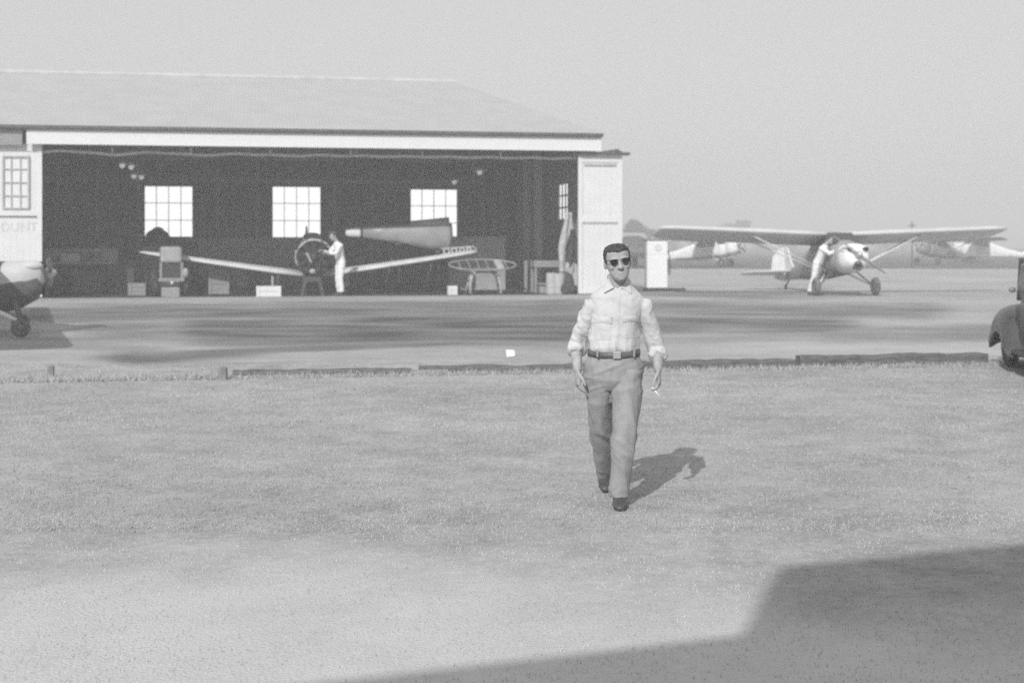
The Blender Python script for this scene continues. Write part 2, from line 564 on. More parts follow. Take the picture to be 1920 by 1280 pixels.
def window(parent, x0, x1, y, z0, z1, nx, nz, bars_m, pane_m, fr=0.05, bar_r=0.012, name='window'):
    bm = bmesh.new()
    box(bm, x0, x1, y - 0.03, y + 0.05, z0, z0 + fr)
    box(bm, x0, x1, y - 0.03, y + 0.05, z1 - fr, z1)
    box(bm, x0, x0 + fr, y - 0.03, y + 0.05, z0 + fr, z1 - fr)
    box(bm, x1 - fr, x1, y - 0.03, y + 0.05, z0 + fr, z1 - fr)
    for i in range(1, nx):
        x = x0 + (x1 - x0) * i / nx
        box(bm, x - bar_r, x + bar_r, y - 0.012, y + 0.02, z0 + fr, z1 - fr)
    for j in range(1, nz):
        z = z0 + (z1 - z0) * j / nz
        box(bm, x0 + fr, x1 - fr, y - 0.015, y + 0.023, z - bar_r, z + bar_r)
    wf = obj(name, bm, bars_m, parent)
    bm = bmesh.new()
    box(bm, x0 + fr * .6, x1 - fr * .6, y + 0.026, y + 0.034, z0 + fr * .6, z1 - fr * .6)
    obj('pane', bm, pane_m, wf)
    return wf
for (a, b, c, d) in wins:
    window(hangar, a, b, D + 0.03, c, d, 4, 3, M['muntin'], EMI, fr=0.03, bar_r=0.014)
# side walls
uw = UR - 0.12
def v_at(px):
    lo, hi = 0.5, 12.5
    for _ in range(50):
        md = (lo + hi) / 2
        if U(px, md) < uw: lo = md
        else: hi = md
    return lo
sw0, sw1 = v_at(1064), v_at(1046)
print('side window', sw0, sw1)
sw0, sw1 = sorted((sw0, sw1))                           # a window in the right hand wall
bm = bmesh.new()
z0s, z1s = GZ(412, YH(uw, (sw0 + sw1) / 2)) - APZ, GZ(344, YH(uw, (sw0 + sw1) / 2)) - APZ
box(bm, uw, UR, 0.0, sw0, 0, 4.9); box(bm, uw, UR, sw1, D, 0, 4.9)
box(bm, uw, UR, sw0, sw1, 0, z0s); box(bm, uw, UR, sw0, sw1, z1s, 4.9)
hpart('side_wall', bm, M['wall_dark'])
bm = bmesh.new()
for i in range(4):
    y = sw0 + (sw1 - sw0) * i / 3
    box(bm, uw + .02, UR - .02, y - .03, y + .03, z0s, z1s)
for i in range(4):
    z = z0s + (z1s - z0s) * i / 3
    box(bm, uw + .03, UR - .03, sw0, sw1, z - .025, z + .025)
ws = hpart('window', bm, M['muntin'])
bm = bmesh.new(); box(bm, UR - 0.05, UR - 0.04, sw0, sw1, z0s, z1s); obj('pane', bm, EMI, ws)
bm = bmesh.new(); box(bm, UL, UL + .12, 0, D, 0, 4.9); hpart('side_wall', bm, M['wall_dark'])
# closed front left of the doorway (behind the left sliding door, out of view) and lintel
uDL, uDR = U(60, 0), U(1090, 0)
for q0, q1 in ((UL, uDL - 0.1), (uDR, UR - 0.12)):
    bm = bmesh.new(); box(bm, q0, q1, 0.0, 0.14, 0, TOPZ - 0.1); hpart('front_wall', bm, M['white_paint'])
bm = bmesh.new(); box(bm, UL, UR, 0.0, 0.2, TOPZ - 0.02, 4.9); hpart('lintel', bm, M['wall_dark'])
# wall studs and roof trusses
for i in range(17):
    u_ = UL + 1.0 + i * 1.45
    if u_ > UR - .6: break
    if any(a - .12 < u_ < b + .12 for (a, b, c, d) in wins): continue
    bm = bmesh.new(); box(bm, u_ - .06, u_ + .06, D - .13, D - .065, 0.012, 4.6); hpart('stud', bm, M['stud'])
for i in range(6):
    u_ = UL + 2.5 + i * 3.2
    if u_ > UR - 1: break
    bm = bmesh.new(); box(bm, u_ - .07, u_ + .07, .35, D - .2, 4.36, 4.5); hpart('tie_beam', bm, M['wall_dark'])
bm = bmesh.new(); box(bm, UL + .2, UR - .3, D - .16, D - .135, z1w + .12, z1w + .26); hpart('wall_plate', bm, M['stud'])
# posts along the right wall
for (px, v, wd) in ((1003, 9.0, 0.11), (1017, 7.0, 0.13)):
    uu = min(U(px, v), uw - .2)
    bm = bmesh.new(); box(bm, uu - wd, uu + wd, v, v + .2, 0.012, 4.7); hpart('post', bm, M['wall_low'])
# fascia boards, gutter
uf0, uf1 = U(50, -.45), U(1127, -.45)
zf0, zf1 = ZH(580, 277, -.45), ZH(580, 250, -.45)
bm = bmesh.new(); box(bm, uf0, uf1, -0.5, -0.45, zf0, zf1, bev=.006); hpart('fascia', bm, M['white_board'])
bm = bmesh.new(); box(bm, UL - .4, uf1 + .03, -0.62, -0.36, zf1 + .004, zf1 + .11, bev=.02); hpart('gutter', bm, M['gutter'])
bm = bmesh.new(); box(bm, UL - .4, uf0 - .12, -0.44, -0.40, zf0 - .03, zf1); hpart('fascia', bm, M['grey_wood'])
bm = bmesh.new(); box(bm, UL - .4, uf1, -0.36, -0.005, zf1 - .02, zf1 + .05); hpart('soffit', bm, M['wall_dark'])
# door track cover running on past the corner
ut1 = U(1180, -.3)
bm = bmesh.new(); box(bm, uf1 - .6, ut1, -0.40, -0.10, ZH(1150, 291, -.3), ZH(1150, 287, -.3) + 0.02)
tube(bm, [(uf1 + .1, -.25, ZH(1150, 286, -.3)), (uf1 + .55, -.25, ZH(1150, 284, -.3)), (ut1 - .15, -.25, ZH(1150, 289, -.3))], [.04, .08, .03], 8)
hpart('track_cover', bm, M['gutter'])
# pale door rail with slight sags, hung from hooks
zr = ZH(580, 292, 0.1)
bm = bmesh.new()
pts = []
ra, rb = U(78, -.08), U(1084, -.08)
for i in range(120):
    t = i / 119
    u_ = ra + (rb - ra) * t
    s = 0.05 * math.sin(u_ * 2.6) * max(0, 1 - t * 1.7) + 0.012 * math.sin(u_ * 5.1)
    pts.append((u_, -0.08, zr + s + 0.0 * t))
tube(bm, pts, [(.05, .045)] * 120, 8, ref=(0, 1, 0))
rail = hpart('door_rail', bm, M['canvas'], smooth=True)
for px in (211, 358, 507, 657, 792, 938, 1076):
    u_ = U(px, -.08)
    bm = bmesh.new(); box(bm, u_ - .025, u_ + .025, -.17, -.14, zr - .05, zr + .16); obj('hook', bm, M['pale_wood'], rail)
# sliding doors
def sliding_door(px0, px1, v, ztop, zbot, window_px=None, diag=True):
    a, b = U(px0, v), U(px1, v)
    bm = bmesh.new()
    n = max(3, int((b - a) / 0.16))
    for i in range(n):
        x0 = a + (b - a) * i / n
        box(bm, x0 + .001, x0 + (b - a) / n - .0015, v, v + .045, zbot, ztop)
    d = hpart('sliding_door', bm, M['white_paint'])
    bm = bmesh.new()
    zm = ZH((px0 + px1) / 2 if px0 > 0 else 60, 418 if px0 > 500 else 406, v)
    wd = .12
    for (z0, z1) in ((zbot, zbot + .16), (zm + .02, zm + .17), (ztop - .2, ztop)):
        box(bm, a + wd, b - wd, v - .03, v - .003, z0, z1)
    for x0 in (a, b - wd): box(bm, x0, x0 + wd, v - .032, v - .003, zbot, ztop)
    obj('door_frame', bm, M['white_paint'], d)
    bm = bmesh.new(); box(bm, a + .02, b - .02, v - .012, v - .004, zm - .035, zm + .012); obj('joint_strip', bm, M['muntin'] if px0 < 500 else M['pale_wood'], d)
    if diag:
        bm = bmesh.new()
        L = math.hypot(b - a - 2 * wd, zm - zbot - .2)
        an = math.atan2(zm - zbot - .2, b - a - 2 * wd)
        c = Vector(((a + b) / 2, v - .018, (zm + zbot) / 2 + .02))
        box(bm, -L / 2 + .05, L / 2 - .05, -.009, .009, -.05, .05, M=Matrix.Translation(c) @ Matrix.Rotation(an, 4, 'Y'))
        obj('diagonal_brace', bm, M['white_paint'], d)
    return d, a, b, zm
dl, a, b, zm = sliding_door(-150, 79, -.22, ZH(60, 270, -.22), 0.05)
def dz(py): return ZH(30, py, -.25)
window(dl, U(4, -.25), U(55, -.25), -.26, dz(392), dz(292), 3, 4, M['stucco'], M['white_board'], fr=.045, bar_r=.013)
cu = bpy.data.curves.new('lettering', 'FONT')
cu.body = 'DUNT'
cu.size = 0.34
cu.extrude = 0.002
to = bpy.data.objects.new('lettering_tmp', cu)
COL.objects.link(to)
dg = bpy.context.evaluated_depsgraph_get()
tme = bpy.data.meshes.new_from_object(to.evaluated_get(dg))
bpy.data.objects.remove(to)
tme.transform(Matrix.Translation((U(1, -.23), -.226, dz(433))) @ Matrix.Rotation(R(90), 4, 'X'))
mk('faded_paint', 0.62, 0.55, scale=12, rough=0.8)
obj('lettering', tme, M['faded_paint'], dl)
dr, a, b, zm = sliding_door(1084, 1166, -.22, ZH(1125, 292, -.22), 0.04, diag=False)
bm = bmesh.new(); box(bm, a + .18, b - .18, -.262, -.252, ZH(1125, 311, -.22), ZH(1125, 308, -.22)); obj('joint_strip', bm, M['pale_wood'], dr)
# roof: hipped at the right hand end
vR = 6.5
zE, zRg = zf1 + .11, ZH(420, 146, vR)
uRr = U(856, vR)
e1 = uf1 + .05
mroof = mat('roof_metal', 0.50, 0.46, scale=1.2, rough=0.5, metal=0.2, spec=0.4)
n, l = mroof.node_tree.nodes, mroof.node_tree.links
tc = n.new('ShaderNodeTexCoord'); wv = n.new('ShaderNodeTexWave'); wv.inputs['Scale'].default_value = 3.1; wv.bands_direction = 'X'
l.new(tc.outputs['Object'], wv.inputs[0])
bp = n.new('ShaderNodeBump'); bp.inputs['Strength'].default_value = 0.24; bp.inputs['Distance'].default_value = 0.03
l.new(wv.outputs[0], bp.inputs['Height']); l.new(bp.outputs[0], n['Principled BSDF'].inputs['Normal'])
bm = bmesh.new()
def slab(bm, q, t=0.07):
    nrm = (Vector(q[1]) - Vector(q[0])).cross(Vector(q[2]) - Vector(q[0])).normalized()
    if nrm.z < 0: nrm = -nrm
    up = [bm.verts.new(Vector(p)) for p in q]
    dn = [bm.verts.new(Vector(p) - nrm * t) for p in q]
    bm.faces.new(up); bm.faces.new(dn[::-1])
    for i in range(len(q)):
        bm.faces.new((up[i], up[(i + 1) % len(q)], dn[(i + 1) % len(q)], dn[i]))
vb = D + .5
slab(bm, [(UL - .4, -.6, zE), (e1, -.6, zE), (uRr, vR, zRg), (UL - .4, vR, zRg)])
slab(bm, [(UL - .4, vb, zE), (UL - .4, vR, zRg), (uRr, vR, zRg), (e1, vb, zE)])
slab(bm, [(e1, -.6, zE), (e1, vb, zE), (uRr, vR, zRg)])
hpart('roof', bm, mroof)
bm = bmesh.new()
tube(bm, [(UL - .4, vR, zRg + .03), (uRr, vR, zRg + .03)], [.09, .09], 10)
hpart('ridge_cap', bm, M['far_wall'])
bm = bmesh.new(); box(bm, UL, UR - .2, .3, D - .1, 4.62, 4.7); hpart('ceiling', bm, M['wall_dark'])

# ------------------------------------------------------------------ things in the hangar
def hthing(name, label, cat, px, v, rz=0.0, group=None, u=None):
    return thing(name, label, cat, HW(U(px, v) if u is None else u, v, 0.012), HA + rz, group)

# pendant lamps
BULB = bpy.data.materials.new('lit_bulb')
BULB.use_nodes = True
BULB.node_tree.nodes['Principled BSDF'].inputs['Emission Color'].default_value = (1, 1, 1, 1)
BULB.node_tree.nodes['Principled BSDF'].inputs['Emission Strength'].default_value = 0.25
def lamp(px, py, v, label):
    zz = ZH(px, py, v)
    t = thing('pendant_lamp', label, 'lamp', HW(U(px, v), v, zz), HA, 'lamps under the hangar ceiling')
    bm = bmesh.new(); tube(bm, [(0, 0, .02), (0, 0, .08), (0, 0, .15)], [(.2, .2), (.13, .13), (.04, .04)], 16); obj('lamp_shade', bm, M['white_board'], t, smooth=True)
    bm = bmesh.new(); ell(bm, (0, 0, -.01), (.085, .085, .10), seg=12); obj('bulb', bm, BULB, t, smooth=True)
    bm = bmesh.new(); tube(bm, [(0, 0, .15), (0, 0, 4.62 - zz)], [.012, .012], 6); obj('rod', bm, M['dark_metal'], t)
    return t
lamp(229, 309, 4.0, 'pale pendant lamp, farthest left under the hangar ceiling')
lamp(246, 312, 4.0, 'pale pendant lamp second from the left under the hangar ceiling')
lamp(251, 329, 6.5, 'pale pendant lamp just above the left corner of the left window')
lamp(265, 331, 6.5, 'pale pendant lamp above the middle of the left window')
lamp(852, 340, 6.5, 'pale pendant lamp above the right window of the hangar')
lamp(899, 322, 4.0, 'dim pendant lamp nearest the right wall under the hangar ceiling')

def crate(name, label, px, v, w_, d_, h_, m, rz=0.0, group=None, cat='crate', planks=3):
    t = hthing(name, label, cat, px, v, rz, group)
    bm = bmesh.new()
    for i in range(planks):
        z0 = h_ * i / planks
        box(bm, -w_ / 2, w_ / 2, -d_ / 2, d_ / 2, z0 + .003, h_ * (i + 1) / planks - .006)
    obj('crate_body', bm, m, t)
    bm = bmesh.new()
    bm.free()
    for sx in (-1, 1):
        bm = bmesh.new()
        box(bm, sx * (w_ / 2 - .05) - .04, sx * (w_ / 2 - .05) + .04, -d_ / 2 - .02, -d_ / 2 - .002, 0, h_)
        obj('cleat', bm, m, t)
    return t

# left group: small tractor with a dark round bundle behind it
tr = hthing('tractor', 'small grey towing tractor standing in front of the left wing', 'tractor', 321, 0.95, 0.1)
bm = bmesh.new(); box(bm, -.30, .30, -.1, .75, .95, 1.42, bev=.07); obj('hood', bm, M['tank_paint'], tr)
bm = bmesh.new()
box(bm, -.33, -.26, -.16, -.10, .50, .97); box(bm, .26, .33, -.16, -.10, .50, .97); box(bm, -.36, .36, -.17, -.09, .42, .52)
obj('grille_frame', bm, M['grey_wood'], tr)
bm = bmesh.new(); box(bm, -.25, .25, -.11, .5, .53, .93); obj('radiator', bm, M['dark_metal'], tr)
bm = bmesh.new(); box(bm, -.24, .24, -.2, 1.6, .25, .42, bev=.03); obj('chassis', bm, M['dark_metal'], tr)
for sx in (-1, 1):
    wbm = bmesh.new(); torus(wbm, (sx * .42, .1, .24), (1, 0, 0), .165, .075, 20, 8); wh = obj('wheel', wbm, M['rubber'], tr, smooth=True)
    wbm = bmesh.new(); cyl(wbm, (sx * .42, .1, .24), (1, 0, 0), .12, .1, 14); obj('rim', wbm, M['mid_metal'], wh)
    wbm = bmesh.new(); torus(wbm, (sx * .44, 1.35, .36), (1, 0, 0), .25, .11, 20, 8); wh = obj('wheel', wbm, M['rubber'], tr, smooth=True)
    wbm = bmesh.new(); cyl(wbm, (sx * .44, 1.35, .36), (1, 0, 0), .17, .14, 14); obj('rim', wbm, M['mid_metal'], wh)
bm = bmesh.new(); ell(bm, (.02, -.2, .37), (.06, .05, .07), seg=12); obj('headlight', bm, M['brass_pale'], tr, smooth=True)
bm = bmesh.new(); ell(bm, (.40, -.12, .66), (.09, .08, .15), seg=12); obj('air_filter', bm, M['tank_paint'], tr, smooth=True)
bm = bmesh.new(); torus(bm, (0, 1.0, 1.36), (0, .5, 1), .19, .018, 20, 6); tube(bm, [(0, 1.0, 1.36), (0, .8, 1.1)], [.02, .02], 6); obj('steering_wheel', bm, M['dark_metal'], tr)
bm = bmesh.new(); box(bm, -.2, .2, 1.25, 1.65, .72, .8, bev=.03); box(bm, -.2, .2, 1.62, 1.68, .8, 1.1, bev=.02); obj('seat', bm, M['dark_cloth'], tr)
bm = bmesh.new(); box(bm, -.2, .3, -.42, -.3, 0, .28, bev=.02); bx = hthing('wooden_block', 'low pale wooden block in front of the small tractor', 'block', 318, .35); 
o = obj('block_body', bm, M['grey_wood'], bx)
bm = bmesh.new()
box(bm, -.55, .55, -.3, .3, .05, 1.45, bev=.01)
cb = hthing('cabinet', 'dark cabinet below the left window, behind the tractor', 'cabinet', 300, 6.0)
obj('cabinet_body', bm, M['wall_dark'], cb)
bm = bmesh.new(); box(bm, -.58, .58, -.33, .33, 1.45, 1.5); obj('cabinet_top', bm, M['dark_wood'], cb)
bm = bmesh.new()
ell(bm, (0, 0, .22), (.40, .3, .26)); ell(bm, (-.22, 0, .12), (.2, .22, .18)); ell(bm, (.2, .05, .14), (.24, .24, .2)); ell(bm, (.02, 0, .4), (.2, .2, .15))
bme = fuse(bm, .03, 3)
o = obj('bundle', bme, M['dark_cloth'], None, smooth=True)
o.location = HW(U(295, 6.0), 6.0, 1.512); tag(o, 'dark rounded bundle on the cabinet, against the left window', 'bundle')
crate('crate', 'tall dull grey crate under the middle of the left wing', 411, 2.4, .62, .5, .88, M['grey_wood'])
crate('crate', 'low dark grey crate left of the tall crate, under the wing', 375, 3.0, .5, .4, .55, M['dark_wood'])
crate('crate', 'dark stacked storage crate far left inside the hangar', 170, 5.0, 1.0, .7, 1.0, M['wall_dark'])
crate('crate', 'dark chest beside the left sliding door inside the hangar', 228, 3.6, .8, .6, .75, M['dark_wood'])
# white box and jack post below left wing
crate('white_box', 'white wooden box on the doorsill, under the wing jack', 504, 0.1, .70, .45, .30, M['white_board'], planks=2, cat='box')
jk = thing('wing_jack', 'thin pale jack post on the white box, propping the left wing', 'jack', HW(U(511, .1), .1, .31), HA)
bm = bmesh.new(); tube(bm, [(0, 0, .015), (0, 0, .28)], [.035, .03], 10); obj('post', bm, M['pale_wood'], jk)
bm = bmesh.new(); box(bm, -.08, .08, -.08, .08, 0, .015); obj('foot_plate', bm, M['mid_metal'], jk)
crate('white_box', 'small white box on the floor left of the round trestle', 848, 0.3, .28, .26, .27, M['white_board'], planks=2, cat='box')
# cabinet behind right wing
cb = hthing('cabinet', 'wide grey cabinet behind the right wing tip', 'cabinet', 893, 4.4)
bm = bmesh.new(); box(bm, -.92, .92, -.3, .3, .0, 1.68, bev=.01); obj('cabinet_body', bm, M['tank_paint'], cb)
bm = bmesh.new(); box(bm, -.95, .95, -.33, .33, 1.68, 1.74); obj('cabinet_top', bm, M['grey_wood'], cb)
# uncovered tailplane frame on splayed trestle
tf = thing('tailplane_frame', 'uncovered oval tailplane frame lying on the splayed trestle', 'aircraft part', HW(U(905, 1.0), 1.0, .88), HA)
bm = bmesh.new()
ring = []
for i in range(40):
    t = 2 * math.pi * i / 40
    ring.append(Vector((1.02 * math.cos(t), .42 * math.sin(t), .155 * math.sin(t))))
for i in range(40): tube(bm, [ring[i], ring[(i + 1) % 40]], [.028, .028], 6)
for x in (-.7, -.42, -.14, .14, .38, .72):
    yy = math.sqrt(1 - (x / 1.02) ** 2)
    tube(bm, [(x, -.42 * yy, -.155 * yy), (x, .42 * yy, .155 * yy)], [.02, .02], 6)
obj('rim_frame', bm, M['grey_wood'], tf)
bm = bmesh.new(); yy = .85
tube(bm, [(.52, -.42 * yy, -.155 * yy), (.52, .42 * yy, .155 * yy)], [(.11, .015), (.11, .015)], 8, ref=(1, 0, 0)); obj('rib', bm, M['canvas'], tf)
ts = hthing('trestle', 'pale trestle with curved splayed legs under the tailplane frame', 'trestle', 908, 1.0)
bm = bmesh.new(); box(bm, -.42, .42, -.06, .06, .62, .70, bev=.01); box(bm, -.3, .3, -.3, .3, .70, .74); obj('beam', bm, M['grey_wood'], ts)
for sx in (-1, 1):
    for sy in (-1, 1):
        bm = bmesh.new()
        tube(bm, [(sx * .26, sy * .05, .66), (sx * .40, sy * .14, .52), (sx * .46, sy * .22, .28), (sx * (.49 + .03 * sy), sy * .3, 0)], [.045, .05, .045, .04], 8)
        obj('leg', bm, M['pale_wood'], ts, smooth=True)
# right: sawhorse / bench, crates, drums, hanging cloths by the right door
wb = hthing('workbench', 'grey wooden workbench by the right wall of the hangar', 'bench', 1028, 1.7)
bm = bmesh.new(); box(bm, -.52, .52, -.35, .35, .78, .98, bev=.01); obj('bench_top', bm, M['grey_wood'], wb)
for sx in (-1, 1):
    for sy in (-1, 1):
        bm = bmesh.new(); box(bm, sx * .46 - .04, sx * .46 + .04, sy * .28 - .04, sy * .28 + .04, 0, .78); obj('leg', bm, M['grey_wood'], wb)
bm = bmesh.new(); box(bm, -.44, .44, -.25, .25, .25, .29); obj('shelf', bm, M['grey_wood'], wb)
pl = hthing('plank', 'upright grey plank leaning beside the workbench', 'plank', 986, 2.2)
bm = bmesh.new(); box(bm, -.05, .05, 0, .04, 0, .98); obj('board', bm, M['grey_wood'], pl)
crate('crate', 'open grey crate under the workbench', 1023, 1.3, .4, .35, .2, M['pale_wood'])
def drum(px, v, r, h, m, label, grp='drums by the right door'):
    t = hthing('drum', label, 'drum', px, v, 0, grp)
    bm = bmesh.new()
    tube(bm, [(0, 0, 0), (0, 0, .03), (0, 0, h * .33), (0, 0, h * .35), (0, 0, h * .37), (0, 0, h * .64), (0, 0, h * .66), (0, 0, h * .68), (0, 0, h - .02), (0, 0, h)],
         [r * .97, r, r, r * 1.05, r, r, r * 1.05, r, r, r * .96], 22)
    obj('drum_body', bm, m, t)
    bm = bmesh.new(); torus(bm, (0, 0, h), (0, 0, 1), r * .93, .015, 22, 6); obj('rim', bm, m, t)
drum(1034, .35, .16, .62, M['far_wall'], 'pale narrow drum, left of the two by the right door')
drum(1049, .3, .17, .60, M['stucco'], 'pale narrow drum, right of the two by the right door')
bk = hthing('sack', 'dark slumped sack on the doorsill beside the right sliding door', 'sack', 1066, .0)
bm = bmesh.new(); ell(bm, (0, 0, .16), (.24, .2, .2)); ell(bm, (.02, 0, .38), (.16, .14, .17)); ell(bm, (.03, 0, .52), (.09, .09, .1))
me = fuse(bm, .025, 4, wrinkle=lambda c, nn: .02 * mnoise.noise(c * 8)); obj('sack_body', me, M['dark_cloth'], bk, smooth=True)
def cloth(px0, px1, pya, pyb, v, m, label, seed):
    u0, u1 = U(px0, v), U(px1, v)
    z1, z0 = ZH(px0, pya, v), ZH(px0, pyb, v)
    bm = bmesh.new()
    rows = []
    nx_, nz_ = 14, 18
    for j in range(nz_ + 1):
        t = j / nz_
        row = []
        for i in range(nx_ + 1):
            s = i / nx_
            wdt = 0.35 + 0.65 * smooth01(t * 1.6)
            x = (u0 + u1) / 2 + (s - .5) * (u1 - u0) * wdt + .04 * mnoise.noise(Vector((s * 3, t * 3, seed)))
            y = v + .05 * math.sin(s * 13 + seed + 2 * t) + .03 * mnoise.noise(Vector((s * 4, t * 4, seed + 5)))
            row.append(bm.verts.new((x - u0, y - v, z1 + (z0 - z1) * (t + .04 * mnoise.noise(Vector((s * 4, 2, seed))) * t))))
        rows.append(row)
    for a_, b_ in zip(rows, rows[1:]):
        for i in range(nx_): bm.faces.new((a_[i], a_[i + 1], b_[i + 1], b_[i]))
    bm.normal_update(); bmesh.ops.solidify(bm, geom=bm.faces[:], thickness=.012)
    o = obj('hanging_cloth', bm, m, None, smooth=True)
    o.location = HW(u0, v, 0); o.rotation_euler = (0, 0, HA)
    tag(o, label, 'cloth', 'cloths hung by the right door')
cloth(1048, 1086, 398, 512, .75, M['canvas'], 'pale canvas cloth hanging behind the right sliding door', 1.0)
cloth(1060, 1086, 430, 492, .45, M['dark_cloth'], 'dark cloth hanging in front of the pale canvas by the right door', 4.0)
cloth(1066, 1090, 490, 546, .55, M['far_wall'], 'pale rag hanging low beside the right sliding door', 8.0)

# dim clutter along the back and side walls
def shelf_unit(px, v, w_, h_, n, label):
    t = hthing('shelf_unit', label, 'shelves', px, v)
    for sx in (-1, 1):
        bm = bmesh.new(); box(bm, sx * w_ / 2 - .03, sx * w_ / 2 + .03, -.22, .22, 0, h_); obj('side_panel', bm, M['grey_wood'], t)
    for i in range(n):
        z = .1 + (h_ - .15) * i / (n - 1)
        bm = bmesh.new(); box(bm, -w_ / 2 + .032, w_ / 2 - .032, -.22, .22, z, z + .03); obj('shelf', bm, M['grey_wood'], t)
    return t
def tin(px, v, z, r, h, m, label, grp):
    t = thing('tin', label, 'tin', HW(U(px, v), v, z), HA, grp)
    bm = bmesh.new(); tube(bm, [(0, 0, 0), (0, 0, h * .9), (0, 0, h)], [r, r, r * .8], 16); obj('can', bm, m, t)
    bm = bmesh.new(); torus(bm, (0, 0, h * .92), (0, 0, 1), r, .008, 16, 6); obj('rim', bm, M['mid_metal'], t)
shelf_unit(180, 9.0, 1.6, 1.9, 4, 'dim wooden shelves at the back of the hangar, far left of the left window')
for i, (px, z, r, h, lb) in enumerate(((165, 1.335, .12, .28, 'dim tin on the shelves, left of the two on the third board'), (192, 1.335, .15, .22, 'squat dim tin on the shelves, right of the two on the third board'), (178, .745, .16, .34, 'large dim tin alone on the second board of the shelves'))):
    tin(px, 8.95, z + .012, r, h, (M['tank_paint'], M['far_wall'], M['stucco'])[i], lb, 'tins on the hangar shelves')
drum(245, 6.5, .28, .86, M['tank_paint'], 'wide grey oil drum at the back left of the hangar', 'oil drums at the back of the hangar')
drum(452, 8.0, .28, .86, M['tank_paint'], 'wide grey oil drum below the wall between the left and middle windows', 'oil drums at the back of the hangar')
drum(962, 8.5, .28, .86, M['tank_paint'], 'wide grey oil drum near the right rear corner of the hangar', 'oil drums at the back of the hangar')
crate('crate', 'dim crate against the back wall beneath the middle window', 536, 10.0, 1.1, .6, .8, M['grey_wood'])
crate('crate', 'dim tall crate near the right rear corner of the hangar', 985, 7.0, .6, .6, 1.25, M['grey_wood'])
ld = hthing('ladder', 'dim wooden ladder leaning on the back wall right of the right window', 'ladder', 940, 11.9)
for sx in (-1, 1):
    bm = bmesh.new(); tube(bm, [(sx * .22, 0, 0), (sx * .18, .85, 3.3)], [.035, .03], 6); obj('rail', bm, M['stud'], ld)
for i in range(9):
    t = (i + 1) / 10
    bm = bmesh.new(); tube(bm, [(-.22 + .04 * t, .85 * t, 3.3 * t), (.22 - .04 * t, .85 * t, 3.3 * t)], [.018, .018], 6); obj('rung', bm, M['stud'], ld)

def back_bench(px, v, w_, label):
    t = hthing('workbench', label, 'bench', px, v)
    bm = bmesh.new(); box(bm, -w_ / 2, w_ / 2, -.35, .35, .86, .95, bev=.01); obj('bench_top', bm, M['far_wall'], t)
    for sx in (-1, 1):
        bm = bmesh.new(); box(bm, sx * (w_ / 2 - .1) - .05, sx * (w_ / 2 - .1) + .05, -.3, .3, 0, .858); obj('leg', bm, M['grey_wood'], t)
    bm = bmesh.new(); box(bm, -w_ / 2, w_ / 2, .33, .36, .952, 1.35); obj('back_board', bm, M['stucco'], t)
back_bench(150, 4.6, 2.2, 'long pale workbench at the left side of the hangar interior')
back_bench(470, 10.5, 2.6, 'long pale workbench at the back between the left and middle windows')
def on_bench(name, label, cat, px, v, z, shape):
    t = thing(name, label, cat, HW(U(px, v), v, z), HA)
    for part, mm, fn in shape:
        bm = bmesh.new(); fn(bm); obj(part, bm, M[mm], t)
on_bench('tool_box', 'pale tool box lying on the left workbench', 'tool box', 132, 4.5, .964, [('box_body', 'white_board', lambda b: box(b, -.28, .28, -.14, .14, 0, .24, bev=.015)), ('handle', 'dark_metal', lambda b: tube(b, [(-.1, 0, .23), (-.1, 0, .3), (.1, 0, .3), (.1, 0, .23)], [.012] * 4, 6))])
on_bench('engine_part', 'grey ribbed engine part standing on the left workbench', 'engine part', 178, 4.5, .964, [('barrel', 'tank_paint', lambda b: tube(b, [(0, 0, .03 * i) for i in range(11)], [.16 if i % 2 else .13 for i in range(11)], 16)), ('head', 'stucco', lambda b: ell(b, (0, 0, .33), (.15, .15, .09), seg=14))])
crate('crate', 'grey low crate on the floor left of the tractor', 258, 1.6, .5, .4, .36, M['grey_wood'])

